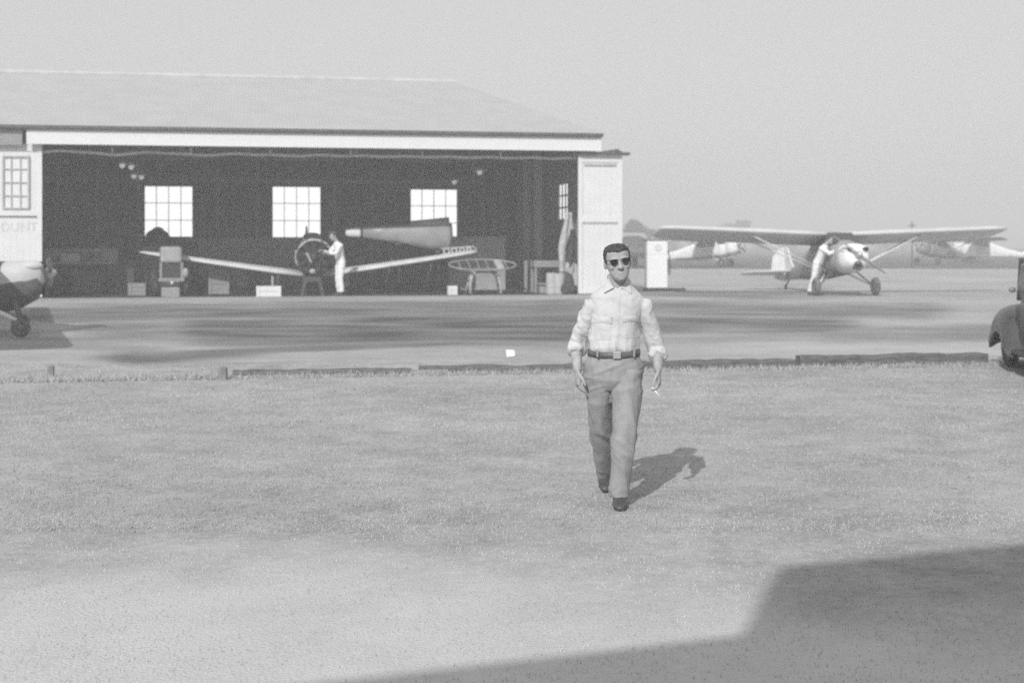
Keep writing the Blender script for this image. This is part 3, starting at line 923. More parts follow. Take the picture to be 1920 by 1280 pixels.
# ------------------------------------------------------------------ aircraft
def aircraft(loc, rz, label, paint, cowl_m, belly_m, sc=0.97, pitch=7.0, prop=-35, group=None, wing_m=None, fin_m=None, S0=1.2, wz=1.93, dih=.022, wr=.27, low_cowl=False, rud=0, ch=1.0, cz=0.0, tyre=None, inc=.04):
    root = thing('light_aircraft', label, 'airplane', loc, rz, group)
    ca, sa = math.cos(R(pitch)), math.sin(R(pitch))
    T = Matrix(((1, 0, 0, 0), (0, ca, sa, 0), (0, -sa, ca, 0), (0, 0, 0, 1)))
    T = T @ Matrix.Translation((0, -S0, 0))
    T = Matrix.Scale(sc, 4) @ T
    wing_m = wing_m or paint
    fin_m = fin_m or paint
    bm = bmesh.new()
    loft(bm, [(.93, 0, 1.15, .41, .44, 2.6), (1.3, 0, 1.17, .42, .50, 2.9), (1.62, 0, 1.29, .41, .63, 3.2), (2.2, 0, 1.31, .41, .62, 3.2),
              (2.9, 0, 1.30, .40, .60, 3.0), (3.5, 0, 1.24, .35, .49, 2.8), (4.5, 0, 1.17, .24, .32, 2.6), (5.6, 0, 1.13, .13, .20, 2.4), (6.4, 0, 1.12, .05, .12, 2.2)], 24, M=T)
    fu = obj('fuselage', bm, paint, root, smooth=True)
    bm = bmesh.new()
    loft(bm, [(.90, 0, .82, .36, .13, 2.6), (1.6, 0, .77, .37, .13, 2.6), (3.0, 0, .80, .34, .13, 2.6), (4.6, 0, .93, .2, .1, 2.4)], 18, M=T)
    obj('belly', bm, belly_m, root, smooth=True)
    bm = bmesh.new()
    loft(bm, [(a, 0, b + cz, c, d * ch, e) for a, b, c, d, e in ((.17, 1.17, .20, .18, 2.3), (.19, 1.17, .30, .27, 2.4), (.25, 1.17, .36, .33, 2.5), (.5, 1.16, .405, .385, 2.7), (.95, 1.155, .42, .43, 2.8))], 28, M=T)
    for sx in (-1, 1):   # rounded cheek round each cylinder intake
        ell(bm, T @ Vector((sx * .23, .36, 1.33 + cz)), (.17 * sc, .22 * sc, .14 * sc * ch), seg=16)
    cw = obj('cowling', bm, cowl_m, root, smooth=True)
    bm = bmesh.new()
    for sx in (-1, 1):
        tube(bm, [T @ Vector((sx * .23, .12, 1.335 + cz)), T @ Vector((sx * .23, .30, 1.335 + cz))], [(.085 * sc, .065 * sc)] * 2, 18, ref=(1, 0, 0))
    tube(bm, [T @ Vector((.02, .155, 1.13 + cz)), T @ Vector((.02, .3, 1.13 + cz))], [(.085 * sc, .038 * sc)] * 2, 18, ref=(1, 0, 0))
    tube(bm, [T @ Vector((0, .17, .86 + cz)), T @ Vector((0, .45, .86 + cz))], [(.13 * sc, .075 * sc)] * 2, 18, ref=(1, 0, 0))
    obj('air_intake', bm, M['dark_hole'], cw)
    bm = bmesh.new()
    torus(bm, T @ Vector((0, .17, .86 + cz)), T.to_3x3() @ Vector((0, 1, 0)), .12 * sc, .025 * sc, 20, 6)
    obj('scoop_lip', bm, belly_m, cw, smooth=True)
    if low_cowl:
        bm = bmesh.new()
        loft(bm, [(.22, 0, .98, .27, .2, 2.4), (.3, 0, .93, .375, .30, 2.6), (.6, 0, .86, .42, .37, 2.6), (1.0, 0, .80, .435, .38, 2.6), (1.8, 0, .78, .44, .36, 2.6), (2.6, 0, .86, .42, .3, 2.6)], 24, M=T)
        obj('lower_cowl', bm, belly_m, cw, smooth=True)
    # exhaust stubs
    bm = bmesh.new()
    bm.free()
    for sx in (-1, 1):
        bm = bmesh.new()
        tube(bm, [T @ Vector((sx * .16, .5, .82)), T @ Vector((sx * .18, .55, .66))], [.035 * sc, .035 * sc], 8)
        obj('exhaust', bm, M['mid_metal'], cw)
    # windscreen and side windows
    bm = bmesh.new()
    vv = [T @ Vector(p) for p in ((-.36, .93, 1.52), (.36, .93, 1.52), (.38, 1.5, 1.90), (-.38, 1.5, 1.90), (-.40, 1.55, 1.5), (.40, 1.55, 1.5))]
    vb_ = [bm.verts.new(p) for p in vv]
    for f in ((0, 1, 2, 3), (0, 3, 4), (1, 5, 2), (0, 4, 5, 1), (4, 3, 2, 5)): bm.faces.new([vb_[i] for i in f])
    obj('windscreen', bm, M['lens'], root)
    for sx in (-1, 1):
        bm = bmesh.new()
        plate(bm, [Vector((sx * .412, a, b)) for a, b in ((1.66, 1.45), (1.66, 1.80), (2.3, 1.83), (2.85, 1.76), (2.95, 1.50), (2.3, 1.44))], (1, 0, 0), .03, M=T)
        obj('side_window', bm, M['lens'], root)
        bm = bmesh.new()
        tube(bm, [T @ Vector((sx * .42, a, b)) for a, b in ((1.45, 1.4), (1.45, .85), (2.1, .80), (2.25, 1.4))], [.012] * 4, 6)
        obj('door_outline', bm, M['muntin'], fu)
        # wing, struts, gear
        bm = bmesh.new()
        st = [(a, b, c, wz + dih * a, e) for a, b, c, e in ((.03, 1.5, 1.5, 1.1), (1.2, 1.5, 1.5, 1.15), (3.0, 1.5, 1.5, 1.15), (4.55, 1.5, 1.48, 1.1), (4.95, 1.50, 1.46, 1.1), (5.2, 1.54, 1.34, 1.0), (5.32, 1.63, 1.1, .9), (5.37, 1.78, .75, .7))]
        wing(bm, [(sx * a, b, c, d, e) for a, b, c, d, e in st], M=T, inc=inc)
        obj('wing', bm, wing_m, root, smooth=True)
        for (s0, s1) in ((1.72, 1.75), (1.95, 2.55)):
            bm = bmesh.new()
            tube(bm, [T @ Vector((sx * .40, s0, .78)), T @ Vector((sx * 2.75, s1, wz + dih * 2.75 - .03))], [(.045 * sc, .02 * sc)] * 2, 8, ref=(0, 1, 0))
            obj('wing_strut', bm, M['cream_dope'], root, smooth=True)
        for (s0, s1) in ((S0 + .08, S0), (S0 + .75, S0 + .04)):
            bm = bmesh.new()
            tube(bm, [T @ Vector((sx * .34, s0, .74)), T @ Vector((sx * .82, s1, .30))], [(.045 * sc, .022 * sc)] * 2, 8, ref=(0, 1, 0))
            obj('gear_leg', bm, belly_m if s0 < S0 + .3 else M['cream_dope'], root, smooth=True)
        wc = Vector((sx * .90 * sc, T_y(T, S0, wr), wr * sc))
        bm = bmesh.new(); torus(bm, wc, (1, 0, 0), wr * .648 * sc, wr * .352 * sc, 24, 10, sx=.85); wh = obj('wheel', bm, tyre or M['rubber'], root, smooth=True)
        bm = bmesh.new(); tube(bm, [wc - Vector((.06, 0, 0)), wc - Vector((.04, 0, 0)), wc + Vector((.04, 0, 0)), wc + Vector((.06, 0, 0))], [wr * .25, wr * .42, wr * .42, wr * .25], 18); obj('hub', bm, M['mid_metal'], wh, smooth=True)
        # tailplane
        bm = bmesh.new()
        plate(bm, [Vector((sx * a, b, 1.24)) for a, b in ((.04, 5.75), (.5, 5.8), (1.2, 5.98), (1.5, 6.2), (1.56, 6.5), (1.42, 6.78), (.9, 6.88), (.12, 6.86))], (0, 0, 1), .06, M=T)
        obj('tailplane', bm, wing_m, root)
    bm = bmesh.new()
    plate(bm, [Vector((0, a, b)) for a, b in ((5.45, 1.22), (5.85, 1.55), (6.05, 1.95), (6.2, 2.06), (6.44, 2.10), (6.44, 1.05), (5.8, 1.1))], (1, 0, 0), .06, M=T)
    obj('fin', bm, fin_m, root)
    bm = bmesh.new()
    plate(bm, [Vector((0, a, b)) for a, b in ((6.46, 2.10), (6.7, 2.04), (6.92, 1.8), (6.98, 1.4), (6.85, 1.08), (6.46, .95))], (1, 0, 0), .05, M=T @ Matrix.Translation((0, 6.45, 0)) @ Matrix.Rotation(R(rud), 4, 'Z') @ Matrix.Translation((0, -6.45, 0)))
    obj('rudder', bm, fin_m, root)
    tw = T @ Vector((0, 6.5, .8)); tw.z = .09
    bm = bmesh.new(); torus(bm, tw, (1, 0, 0), .06, .03, 16, 8); tube(bm, [tw, T @ Vector((0, 6.1, 1.02))], [.022, .03], 8); obj('tail_wheel', bm, M['rubber'], root, smooth=True)
    # propeller
    pc = T @ Vector((0, .06, 1.17 + cz))
    ax_ = (T.to_3x3() @ Vector((0, 1, 0))).normalized()
    bm = bmesh.new()
    q = Quaternion(ax_, R(prop))
    for sgn in (-1, 1):
        rings = []
        for (r, c, th, tw_) in ((.05, .07, .05, 55), (.2, .10, .04, 45), (.45, .135, .028, 30), (.7, .125, .02, 22), (.86, .09, .014, 18), (.93, .04, .008, 16)):
            ring = []
            for k in range(10):
                t = 2 * math.pi * k / 10
                p = Vector((0, math.sin(t) * th * .5, math.cos(t) * c * .5))
                p = Matrix.Rotation(R(90 - tw_) * sgn, 3, 'X') @ p
                p.x += sgn * r
                p2 = Matrix.Rotation(0, 3, 'Z') @ Vector((p.x, p.y, p.z))
                # blade lies along x; rotate p so chord is across the disc plane
                ring.append(bm.verts.new(pc + q @ (p2 * sc)))
            rings.append(ring)
        for a_, b_ in zip(rings, rings[1:]):
            for k in range(10): bm.faces.new((a_[k], a_[(k + 1) % 10], b_[(k + 1) % 10], b_[k]))
        bm.faces.new(rings[0][::-1]); bm.faces.new(rings[-1])
    pr = obj('propeller', bm, M['tank_paint'], root, smooth=True)
    bm = bmesh.new()
    tube(bm, [pc - ax_ * .12 * sc, pc - ax_ * .08 * sc, pc, pc + ax_ * .1 * sc], [.03 * sc, .07 * sc, .10 * sc, .11 * sc], 16)
    obj('spinner', bm, M['brass_pale'], pr, smooth=True)
    return root
def T_y(T, S0, z): return (T @ Vector((0, S0, z))).y

# the high-wing aircraft on the right
pY = 39.6
aircraft((GX(1587, pY), pY, gz(0, pY) + .008), R(7.5), 'grey high-wing light airplane with a white cowling, nose towards us, on the apron at right',
         M['grey_dope'], M['far_white'], M['dark_dope'], sc=0.995, pitch=7.5, prop=36, wing_m=M['wing_dope'], fin_m=M['cream_dope'], wz=1.84, dih=.04, rud=42, inc=.10, cz=-.10, tyre=M['dusty_rubber'])
# the one whose nose enters at the left edge: propeller points right and a little away
hv = Vector((.94, .34))
prop_xy = Vector((GX(106, 25.7), 25.7))
c = prop_xy - hv * .62
aircraft((c.x, c.y, gz(0, 25.7) + .008), math.atan2(hv.x, -hv.y), 'pale-nosed light airplane with dark belly, only its nose showing at the left edge',
         M['dark_dope'], M['wing_dope'], M['dark_dope'], sc=1.0, pitch=5, prop=18, wing_m=M['silver_dope'], S0=.66, wr=.17, low_cowl=True, ch=.74, cz=-.08, tyre=M['dusty_rubber'])
# parked far off
def far_plane(px, py, heading, label, a, b, c_, **kw):
    Y = F * (EYE - APZ - .02) / (py - HOR)
    h = Vector(heading).normalized()
    return aircraft((GX(px, Y), Y, APZ + .021), math.atan2(h.x, -h.y), label, a, b, c_, group='airplanes parked far across the field', **kw)
far_plane(1362, 500, (.88, -.47), 'small white cabin airplane parked far off, between the fuel pump and the big airplane tail', M['far_white'], M['far_white'], M['mid_metal'], prop=20, wing_m=M['grey_dope'])
far_plane(1738, 497, (-.80, -.6), 'grey airplane parked far off with its nose pointing left, behind the right wing', M['grey_dope'], M['grey_dope'], M['dark_dope'], prop=70, wing_m=M['silver_dope'])
far_plane(1808, 491, (-.95, .30), 'white airplane parked far off with its tail to the right, near the right edge', M['far_white'], M['far_white'], M['far_white'], prop=70, wing_m=M['far_white'])

# low-wing aircraft under repair inside the hangar
v0 = 0.5
lw = hthing('low_wing_aircraft', 'low-wing airplane with an uncowled round engine under repair in the hangar doorway', 'airplane', 589, v0, 0.0)
ez = 1.12
bm = bmesh.new()
loft(bm, [(.55, 0, 1.14, .40, .40, 2.1), (1.0, 0, 1.12, .46, .48, 2.3), (2.0, 0, 1.14, .47, .52, 2.5), (3.2, 0, 1.16, .40, .46, 2.4), (5.0, 0, 1.22, .22, .28, 2.2), (6.6, 0, 1.3, .06, .12, 2)], 22)
obj('fuselage', bm, M['dark_dope'], lw, smooth=True)
for sx in (-1, 1):
    bm = bmesh.new()
    wing(bm, [(sx * .3, .75, 1.9, .56, .95), (sx * 1.2, .8, 1.75, .68, .95), (sx * 3.2, .95, 1.35, .97, 1.0), (sx * 4.4, 1.05, 1.1, 1.15, 1.0), (sx * 4.8, 1.12, .9, 1.215, .9), (sx * 5.0, 1.28, .55, 1.25, .7), (sx * 5.06, 1.42, .25, 1.26, .5)])
    obj('wing', bm, M['cream_dope'], lw, smooth=True)
    bm = bmesh.new(); tube(bm, [(sx * 1.0, .95, .66), (sx * 1.02, .92, .26)], [(.06, .09), (.045, .06)], 10); obj('gear_leg', bm, M['dark_dope'], lw)
    bm = bmesh.new(); torus(bm, (sx * 1.02, .92, .25), (1, 0, 0), .165, .085, 22, 8); wh = obj('wheel', bm, M['rubber'], lw, smooth=True)
    bm = bmesh.new(); cyl(bm, (sx * 1.02, .92, .25), (1, 0, 0), .1, .12, 14); obj('hub', bm, M['mid_metal'], wh)
bm = bmesh.new()      # uncovered ribs with lightening holes at one wing tip
for i, x in enumerate((4.08, 4.32, 4.56, 4.78)):
    torus(bm, (x, 1.45, 1.27 + .02 * i), (0, 1, 0), .085 - .008 * i, .026, 18, 8)
tube(bm, [(3.9, 1.45, 1.17), (5.0, 1.45, 1.31)], [.02, .02], 6)
tube(bm, [(3.9, 1.45, 1.35), (4.9, 1.45, 1.42), (5.02, 1.45, 1.34)], [.02, .02, .02], 6)
obj('exposed_rib', bm, M['canvas'], lw)
bm = bmesh.new(); torus(bm, (0, .30, ez), (0, 1, 0), .49, .07, 36, 10, sx=1.7); obj('cowl_ring', bm, M['dark_metal'], lw, smooth=True)
for (a0, a1, rr0, r_, mm) in ((62, 152, .50, .045, 'far_wall'), (18, 58, .52, .04, 'tank_paint'), (158, 212, .53, .035, 'tank_paint'), (216, 250, .44, .05, 'mid_metal')):
    bm = bmesh.new()
    tube(bm, [(rr0 * math.cos(R(a0 + (a1 - a0) * i / 10)), .16 - .02 * math.sin(i), ez + rr0 * math.sin(R(a0 + (a1 - a0) * i / 10))) for i in range(11)], [r_ * (.8 + .2 * math.sin(i * 1.9)) for i in range(11)], 8)
    obj('exhaust_pipe', bm, M[mm], lw, smooth=True)
bm = bmesh.new(); tube(bm, [(-.22, -.05, ez + .12), (-.08, -.12, ez - .16)], [.035, .03], 8); obj('magneto_pipe', bm, M['tank_paint'], lw)
bm = bmesh.new(); ell(bm, (-.05, -.08, ez - .42), (.09, .08, .08), seg=12); obj('oil_sump', bm, M['far_wall'], lw, smooth=True)
bm = bmesh.new(); tube(bm, [(0, .34, ez), (0, .44, ez)], [.48, .46], 28); obj('baffle', bm, M['dark_hole'], lw)
for k in range(9):
    a = 2 * math.pi * (k + .25) / 9
    d = Vector((math.cos(a), 0, math.sin(a)))
    bm = bmesh.new()
    pts, rr = [], []
    for i in range(13):
        pts.append(Vector((0, .12, ez)) + d * (.16 + .025 * i)); rr.append(.112 if i % 2 else .092)
    tube(bm, pts, rr, 12)
    cyl_o = obj('cylinder', bm, M['dark_metal'], lw)
    bm = bmesh.new(); tube(bm, [Vector((0, .02, ez)) + d * .15, Vector((0, .03, ez)) + d * .44], [.012, .012], 6); obj('pushrod', bm, M['dark_metal'], cyl_o)
bm = bmesh.new(); tube(bm, [(0, -.12, ez), (0, -.05, ez), (0, .05, ez), (0, .5, ez)], [.06, .12, .18, .22], 18); obj('crankcase', bm, M['dark_metal'], lw, smooth=True)
bm = bmesh.new(); loft(bm, [(1.35, 0, 1.62, .30, .02, 2), (1.55, 0, 1.70, .28, .14, 2.2), (1.9, 0, 1.68, .24, .12, 2.2)], 16); obj('windscreen', bm, M['lens'], lw, smooth=True)
bm = bmesh.new(); plate(bm, [Vector((0, a, b)) for a, b in ((5.6, 1.4), (6.1, 2.0), (6.5, 2.1), (6.9, 1.8), (6.85, 1.2), (6.4, 1.15))], (1, 0, 0), .06); obj('fin', bm, M['dark_dope'], lw)
for sx in (-1, 1):
    bm = bmesh.new(); plate(bm, [Vector((sx * a, b, 1.35)) for a, b in ((.05, 5.8), (1.2, 6.0), (1.45, 6.4), (1.2, 6.8), (.05, 6.8))], (0, 0, 1), .05); obj('tailplane', bm, M['dark_dope'], lw)
sl = hthing('engine_stand', 'dark splayed stand on the floor under the round engine', 'stand', 586, .25)
bm = bmesh.new(); box(bm, -.26, .26, -.14, .14, .40, .54, bev=.02); obj('stand_top', bm, M['dark_wood'], sl)
for sx in (-1, 1):
    for sy in (-1, 1):
        bm = bmesh.new(); tube(bm, [(sx * .2, sy * .1, .44), (sx * .30, sy * .2, 0)], [.06, .05], 8); obj('leg', bm, M['dark_wood'], sl)
# silver rear fuselage on trestles behind it
FV = 2.6
fs = thing('fuselage_section', 'silver tapering fuselage section with a white tail cap, up on trestles behind the right wing', 'aircraft part', HW(U(765, FV), FV, 0.012), HA)
def uu_(px): return U(px, FV) - U(765, FV)
Z = lambda px, py: ZH(px, py, FV) - .012
Mx = Matrix(((0, 1, 0, 0), (1, 0, 0, 0), (0, 0, 1, 0), (0, 0, 0, 1)))
def sec(px, yt, yb, wr=.8):
    zt, zb = Z(px, yt), Z(px, yb)
    return (uu_(px), 0, (zt + zb) / 2, (zt - zb) / 2 * wr, (zt - zb) / 2, 2.3)
bm = bmesh.new(); loft(bm, [sec(680, 425, 446), sec(720, 423, 452), sec(765, 421, 459), sec(800, 419, 466), sec(838, 418, 470), sec(844, 419, 469)], 24, M=Mx)
obj('skin', bm, M['grey_dope'], fs, smooth=True)
bm = bmesh.new(); loft(bm, [sec(770, 414, 424, 1.2), sec(805, 411, 428, 1.2), sec(841, 407, 436, .9)], 18, M=Mx); obj('turtle_deck', bm, M['grey_dope'], fs, smooth=True)
bm = bmesh.new(); loft(bm, [sec(648, 430, 442), sec(654, 428, 444), sec(672, 427, 445), sec(676, 427, 445)], 20, M=Mx); obj('tail_cap', bm, M['white_board'], fs, smooth=True)
bm = bmesh.new(); loft(bm, [(uu_(844) + .004, 0, (Z(844, 445)), .38, .44, 2.3), (uu_(844) + .03, 0, (Z(844, 445)), .38, .44, 2.3)], 20, M=Mx); obj('bulkhead', bm, M['dark_metal'], fs)
def trest(px, zt, label):
    t = hthing('trestle', label, 'trestle', px, 3.25)
    bm = bmesh.new(); box(bm, -.06, .06, -.85, .4, zt - .1, zt, bev=.01); obj('beam', bm, M['dark_wood'], t)
    for sx in (-1, 1):
        for sy in (-1, 1):
            bm = bmesh.new(); tube(bm, [(sx * .03, .15 + sy * .18, zt - .06), (sx * .25, .15 + sy * .22, 0)], [.035, .035], 8); obj('leg', bm, M['dark_wood'], t)
trest(740, Z(740, 455) + .02, 'dark trestle carrying the narrow end of the silver fuselage section')
trest(815, Z(815, 470) + .03, 'dark trestle carrying the wide end of the silver fuselage section')

# ------------------------------------------------------------------ people
HEADP = [(-.128, .020, -.078, -.03), (-.118, .036, -.092, -.01), (-.10, .050, -.098, .012), (-.075, .060, -.098, .04), (-.045, .067, -.096, .065), (-.01, .073, -.094, .086),
         (.03, .077, -.092, .098), (.065, .077, -.089, .10), (.09, .071, -.080, .09), (.11, .056, -.06, .068), (.122, .035, -.036, .042), (.127, .012, -.012, .016)]
def head_pt(i, t, off=0.0):
    z, hw, yf, yb = HEADP[i]
    yc, ry = (yf + yb) / 2, (yb - yf) / 2
    c, s = math.cos(t), math.sin(t)
    p = 2.35
    return Vector(((hw + off) * math.copysign(abs(c) ** (2 / p), c), yc + (ry + off) * math.copysign(abs(s) ** (2 / p), s), z + (off if z > .08 else 0)))
def add_head(bm, H):
    n = 28
    rings = [[bm.verts.new(H @ head_pt(i, 2 * math.pi * k / n)) for k in range(n)] for i in range(len(HEADP))]
    for a, b in zip(rings, rings[1:]):
        for k in range(n): bm.faces.new((a[k], a[(k + 1) % n], b[(k + 1) % n], b[k]))
    bm.faces.new(rings[0][::-1]); bm.faces.new(rings[-1])
    def E(c, r): ell(bm, H @ Vector(c), r, M=H.to_3x3().normalized(), seg=14)
    tube(bm, [H @ Vector((0, -.088, .022)), H @ Vector((0, -.102, -.005)), H @ Vector((0, -.117, -.03)), H @ Vector((0, -.105, -.04))], [.010, .012, .016, .011], 10)
    for s in (-1, 1):
        E((s * .013, -.103, -.034), (.010, .011, .009))
        E((s * .033, -.088, .030), (.028, .014, .010))      # brow
        E((s * .045, -.074, -.025), (.022, .022, .020))     # cheekbone
        E((s * .079, .012, -.008), (.010, .022, .034))      # ear
    E((0, -.093, -.068), (.023, .009, .004)); E((0, -.092, -.078), (.019, .009, .005))   # lips
    E((0, -.088, -.112), (.020, .011, .012))               # chin
def add_hand(bm, wr, d, palm_n, thumb_side, s=1.0, curl=(25, 35, 25), spread=.35):
    """wrist point, direction towards the fingers, palm normal, side of the thumb"""
    d = Vector(d).normalized()
    nrm = Vector(palm_n); nrm = (nrm - d * nrm.dot(d)).normalized()
    sd_ = d.cross(nrm).normalized()
    if sd_.dot(Vector(thumb_side)) < 0: sd_ = -sd_
    wr = Vector(wr)
    tube(bm, [wr - d * .02, wr + d * .025 * s, wr + d * .06 * s, wr + d * .095 * s], [(.026 * s, .019 * s), (.036 * s, .018 * s), (.043 * s, .017 * s), (.041 * s, .013 * s)], 14, ref=sd_)
    tips = {}
    for k, (off, ln, r) in enumerate(((.030, .072, .0085), (.010, .080, .009), (-.011, .074, .0085), (-.030, .058, .0075))):
        p = wr + d * .088 * s + sd_ * off * s
        dd = (d + sd_ * off * spread * 4).normalized()
        pts = [p - dd * .012 * s, p]
        for j, fr in enumerate((.45, .30, .25)):
            axis = sd_
            ang = R(curl[j] * (1 + .12 * k))
            dd = (Quaternion(axis, ang if dd.cross(nrm).dot(axis) > 0 else -ang) @ dd).normalized()
            if j == 0: pass
            p = p + dd * ln * fr * s
            pts.append(p)
        tube(bm, pts, [r * s * 1.05, r * s * 1.05, r * s, r * s * .92, r * s * .75], 10, round_end=True)
        tips[k] = (pts[-2], pts[-1])
    b = wr + d * .028 * s + sd_ * .03 * s
    t1 = b + (d * .6 + sd_ * .65 + nrm * .35).normalized() * .036 * s
    t2 = t1 + (d * .85 + sd_ * .25 + nrm * .35).normalized() * .03 * s
    t3 = t2 + (d * .95 + sd_ * .0 + nrm * .3).normalized() * .024 * s
    tube(bm, [b - d * .005, t1, t2, t3], [.014 * s, .012 * s, .010 * s, .008 * s], 10, round_end=True)
    tips['thumb'] = (t2, t3)
    return tips
def hair_mesh(H, off=.010, front=.082, side=.0, back=-.06, seed=0):
    bm = bmesh.new()
    n = 88
    rows = []
    prof = []
    for i in range(len(HEADP) - 1):
        for f in (0, .2, .4, .6, .8): prof.append((i, f))
    prof.append((len(HEADP) - 1, 0))
    for (i, f) in prof:
        row = []
        for k in range(n):
            t = 2 * math.pi * k / n
            p = head_pt(i, t, off)
            if f: p = p.lerp(head_pt(i + 1, t, off), f)
            p += (p - Vector((0, 0, 0))).normalized() * .004 * mnoise.noise(p * 70 + Vector((seed, 0, 0)))
            c, s = math.cos(t), math.sin(t)      # s<0 is the face side
            hl = front if s < -.55 else (front + (side - front) * smooth01((s + .55) / .35) if s < -.2 else (side if s < .25 else side + (back - side) * smooth01((s - .25) / .5)))
            hl += .004 * mnoise.noise(Vector((p.x * 60, p.y * 60, seed))) + .010 * (abs(p.x) / .05 if s < -.4 else 0) * (1 if abs(p.x) < .05 else .6)
            row.append((p, p.z > hl))
        rows.append(row)
    cache = {}
    def V(j, k):
        if (j, k) not in cache: cache[(j, k)] = bm.verts.new(rows[j][k][0])
        return cache[(j, k)]
    for j in range(len(rows) - 1):
        for k in range(n):
            q = [(j, k), (j, (k + 1) % n), (j + 1, (k + 1) % n), (j + 1, k)]
            if sum(rows[a][b][1] for a, b in q) >= 3:
                bm.faces.new([V(a, b) for a, b in q])
    top = [V(len(rows) - 1, k) for k in range(n)]
    bm.faces.new(top)
    bmesh.ops.recalc_face_normals(bm, faces=bm.faces[:])
    bm.normal_update(); bmesh.ops.solidify(bm, geom=bm.faces[:], thickness=.012)
    bm.transform(H)
    return bm
def shoe(bm, heel, toe, w_=.048, h_=.075, up=Vector((0, 0, 1))):
    heel, toe = Vector(heel), Vector(toe)
    d = toe - heel
    L = d.length
    d.normalize()
    s = d.cross(up).normalized()
    u = s.cross(d).normalized()
    rings = []
    for (t, w1, h1) in ((-.05, .5, .5), (0, .72, .85), (.12, .82, 1.1), (.3, .85, 1.15), (.5, .9, .85), (.7, 1.05, .66), (.86, .98, .55), (.96, .7, .42), (1.02, .35, .25)):
        ring = []
        for k in range(14):
            a = 2 * math.pi * k / 14
            ring.append(bm.verts.new(heel + d * t * L + s * w_ * w1 * math.cos(a) + u * max(0.0, (h_ * h1 * .5) * (1 + math.sin(a) * 1.15))))
        rings.append(ring)
    for a_, b_ in zip(rings, rings[1:]):
        for k in range(14): bm.faces.new((a_[k], a_[(k + 1) % 14], b_[(k + 1) % 14], b_[k]))
    bm.faces.new(rings[0][::-1]); bm.faces.new(rings[-1])
    return bm

# --- the man walking towards us
MO = Vector((GX(1160, 9.4), 9.4, 0.0))
def P(px, py, Y): return PT(px, py, Y) - MO
man = thing('person', 'man walking towards us over the grass in pale shirt, grey trousers and dark sunglasses', 'person', MO)
HH = Matrix.Translation(P(1158, 491.5, 9.36)) @ Matrix.Rotation(R(-8), 4, 'Y') @ Matrix.Rotation(R(4), 4, 'Z') @ Matrix.Rotation(R(3), 4, 'X') @ Matrix.Diagonal((1.10, 1.06, .97, 1))
shR, elR, wrR = P(1108, 575, 9.42), P(1080, 648, 9.50), P(1083, 696, 9.36)
shL, elL, wrL = P(1208, 573, 9.42), P(1233, 660, 9.47), P(1234, 695, 9.27)
hipR, knR, anR = P(1124, 708, 9.42), P(1126, 805, 9.55), P(1134, 890, 9.88)
hipL, knL, anL = P(1178, 708, 9.40), P(1172, 805, 9.28), P(1161, 922, 9.28)
neck0, neck1 = P(1158, 560, 9.42), P(1158, 515, 9.40)
bm = bmesh.new()
add_head(bm, HH)
tube(bm, [neck0, neck1], [(.078, .076), (.071, .072)], 16)
tube(bm, [P(1152, 700, 9.42), P(1152, 650, 9.42), P(1155, 590, 9.42), P(1157, 556, 9.42), P(1158, 545, 9.42)], [(.16, .10), (.14, .10), (.17, .10), (.15, .08), (.06, .06)], 16, ref=(1, 0, 0))
for a, b, c_ in ((shR, elR, wrR), (shL, elL, wrL)):
    tube(bm, [a.lerp(Vector((0, 0, a.z)), .3), a, a.lerp(b, .5), b, b.lerp(c_, .35), c_], [.045, .05, .043, .040, .040, .027], 14)
for a, b, c_ in ((hipR, knR, anR), (hipL, knL, anL)):
    tube(bm, [a + Vector((0, 0, .06)), a, b, b.lerp(c_, .35), c_], [.075, .075, .05, .05, .034], 14)
dR = (wrR - elR).normalized() * .35 + Vector((.02, .02, -1)); dL = (wrL - elL).normalized() * .25 + Vector((.06, -.12, -1))
add_hand(bm, wrR, dR, (.9, .25, 0), (0, -1, 0), s=1.0, curl=(18, 28, 20))
tipsL = add_hand(bm, wrL, dL, (-.9, .2, 0), (0, -1, 0), s=1.0, curl=(24, 34, 24))
me = fuse(bm, .0045, 5)
obj('body', me, M['skin'], man, smooth=True)
obj('hair', hair_mesh(HH, off=.0045, front=.076, side=-.005), M['hair'], man, smooth=True)
# shirt
def ridge(x, y, z): return 1 - 2.2 * abs(mnoise.noise(Vector((x, y, z))))
def shirt_wr(c, n):
    wt_ = smooth01((abs(c.x) - .145) / .06)
    if 1:
        v = .009 * ridge(c.x * 13 + c.z * 5, c.y * 13 - c.z * 3, c.z * 5) + .006 * ridge(c.x * 8 + c.z * 13, c.y * 9 + c.z * 9, 4.0) + .003 * mnoise.noise(c * 40)
        va_ = v - .006
    v = .006 * ridge(c.x * 7 + c.z * 6, c.y * 5, c.z * 7) + .003 * mnoise.noise(c * 30)
    lo = smooth01((1.24 - c.z) / .17)
    v += lo * .010 * ridge(c.x * 17 + c.z * 3, c.y * 9, c.z * 3.5)
    return (v - .005) * (1 - wt_) + va_ * wt_
def shirt_wr_old(c, n):
    v = .006 * mnoise.noise(Vector((c.x * 9, c.y * 6, c.z * 9))) + .004 * mnoise.noise(Vector((c.x * 26 + c.z * 10, c.y * 16, c.z * 20)))
    lo = smooth01((1.22 - c.z) / .16)
    v += lo * .007 * mnoise.noise(Vector((c.x * 34 + c.z * 12, c.y * 20, c.z * 9)))
    if abs(c.x) > .17: v += .008 * mnoise.noise(Vector((c.x * 24, c.y * 24, c.z * 17)))
    return v
bm = bmesh.new()
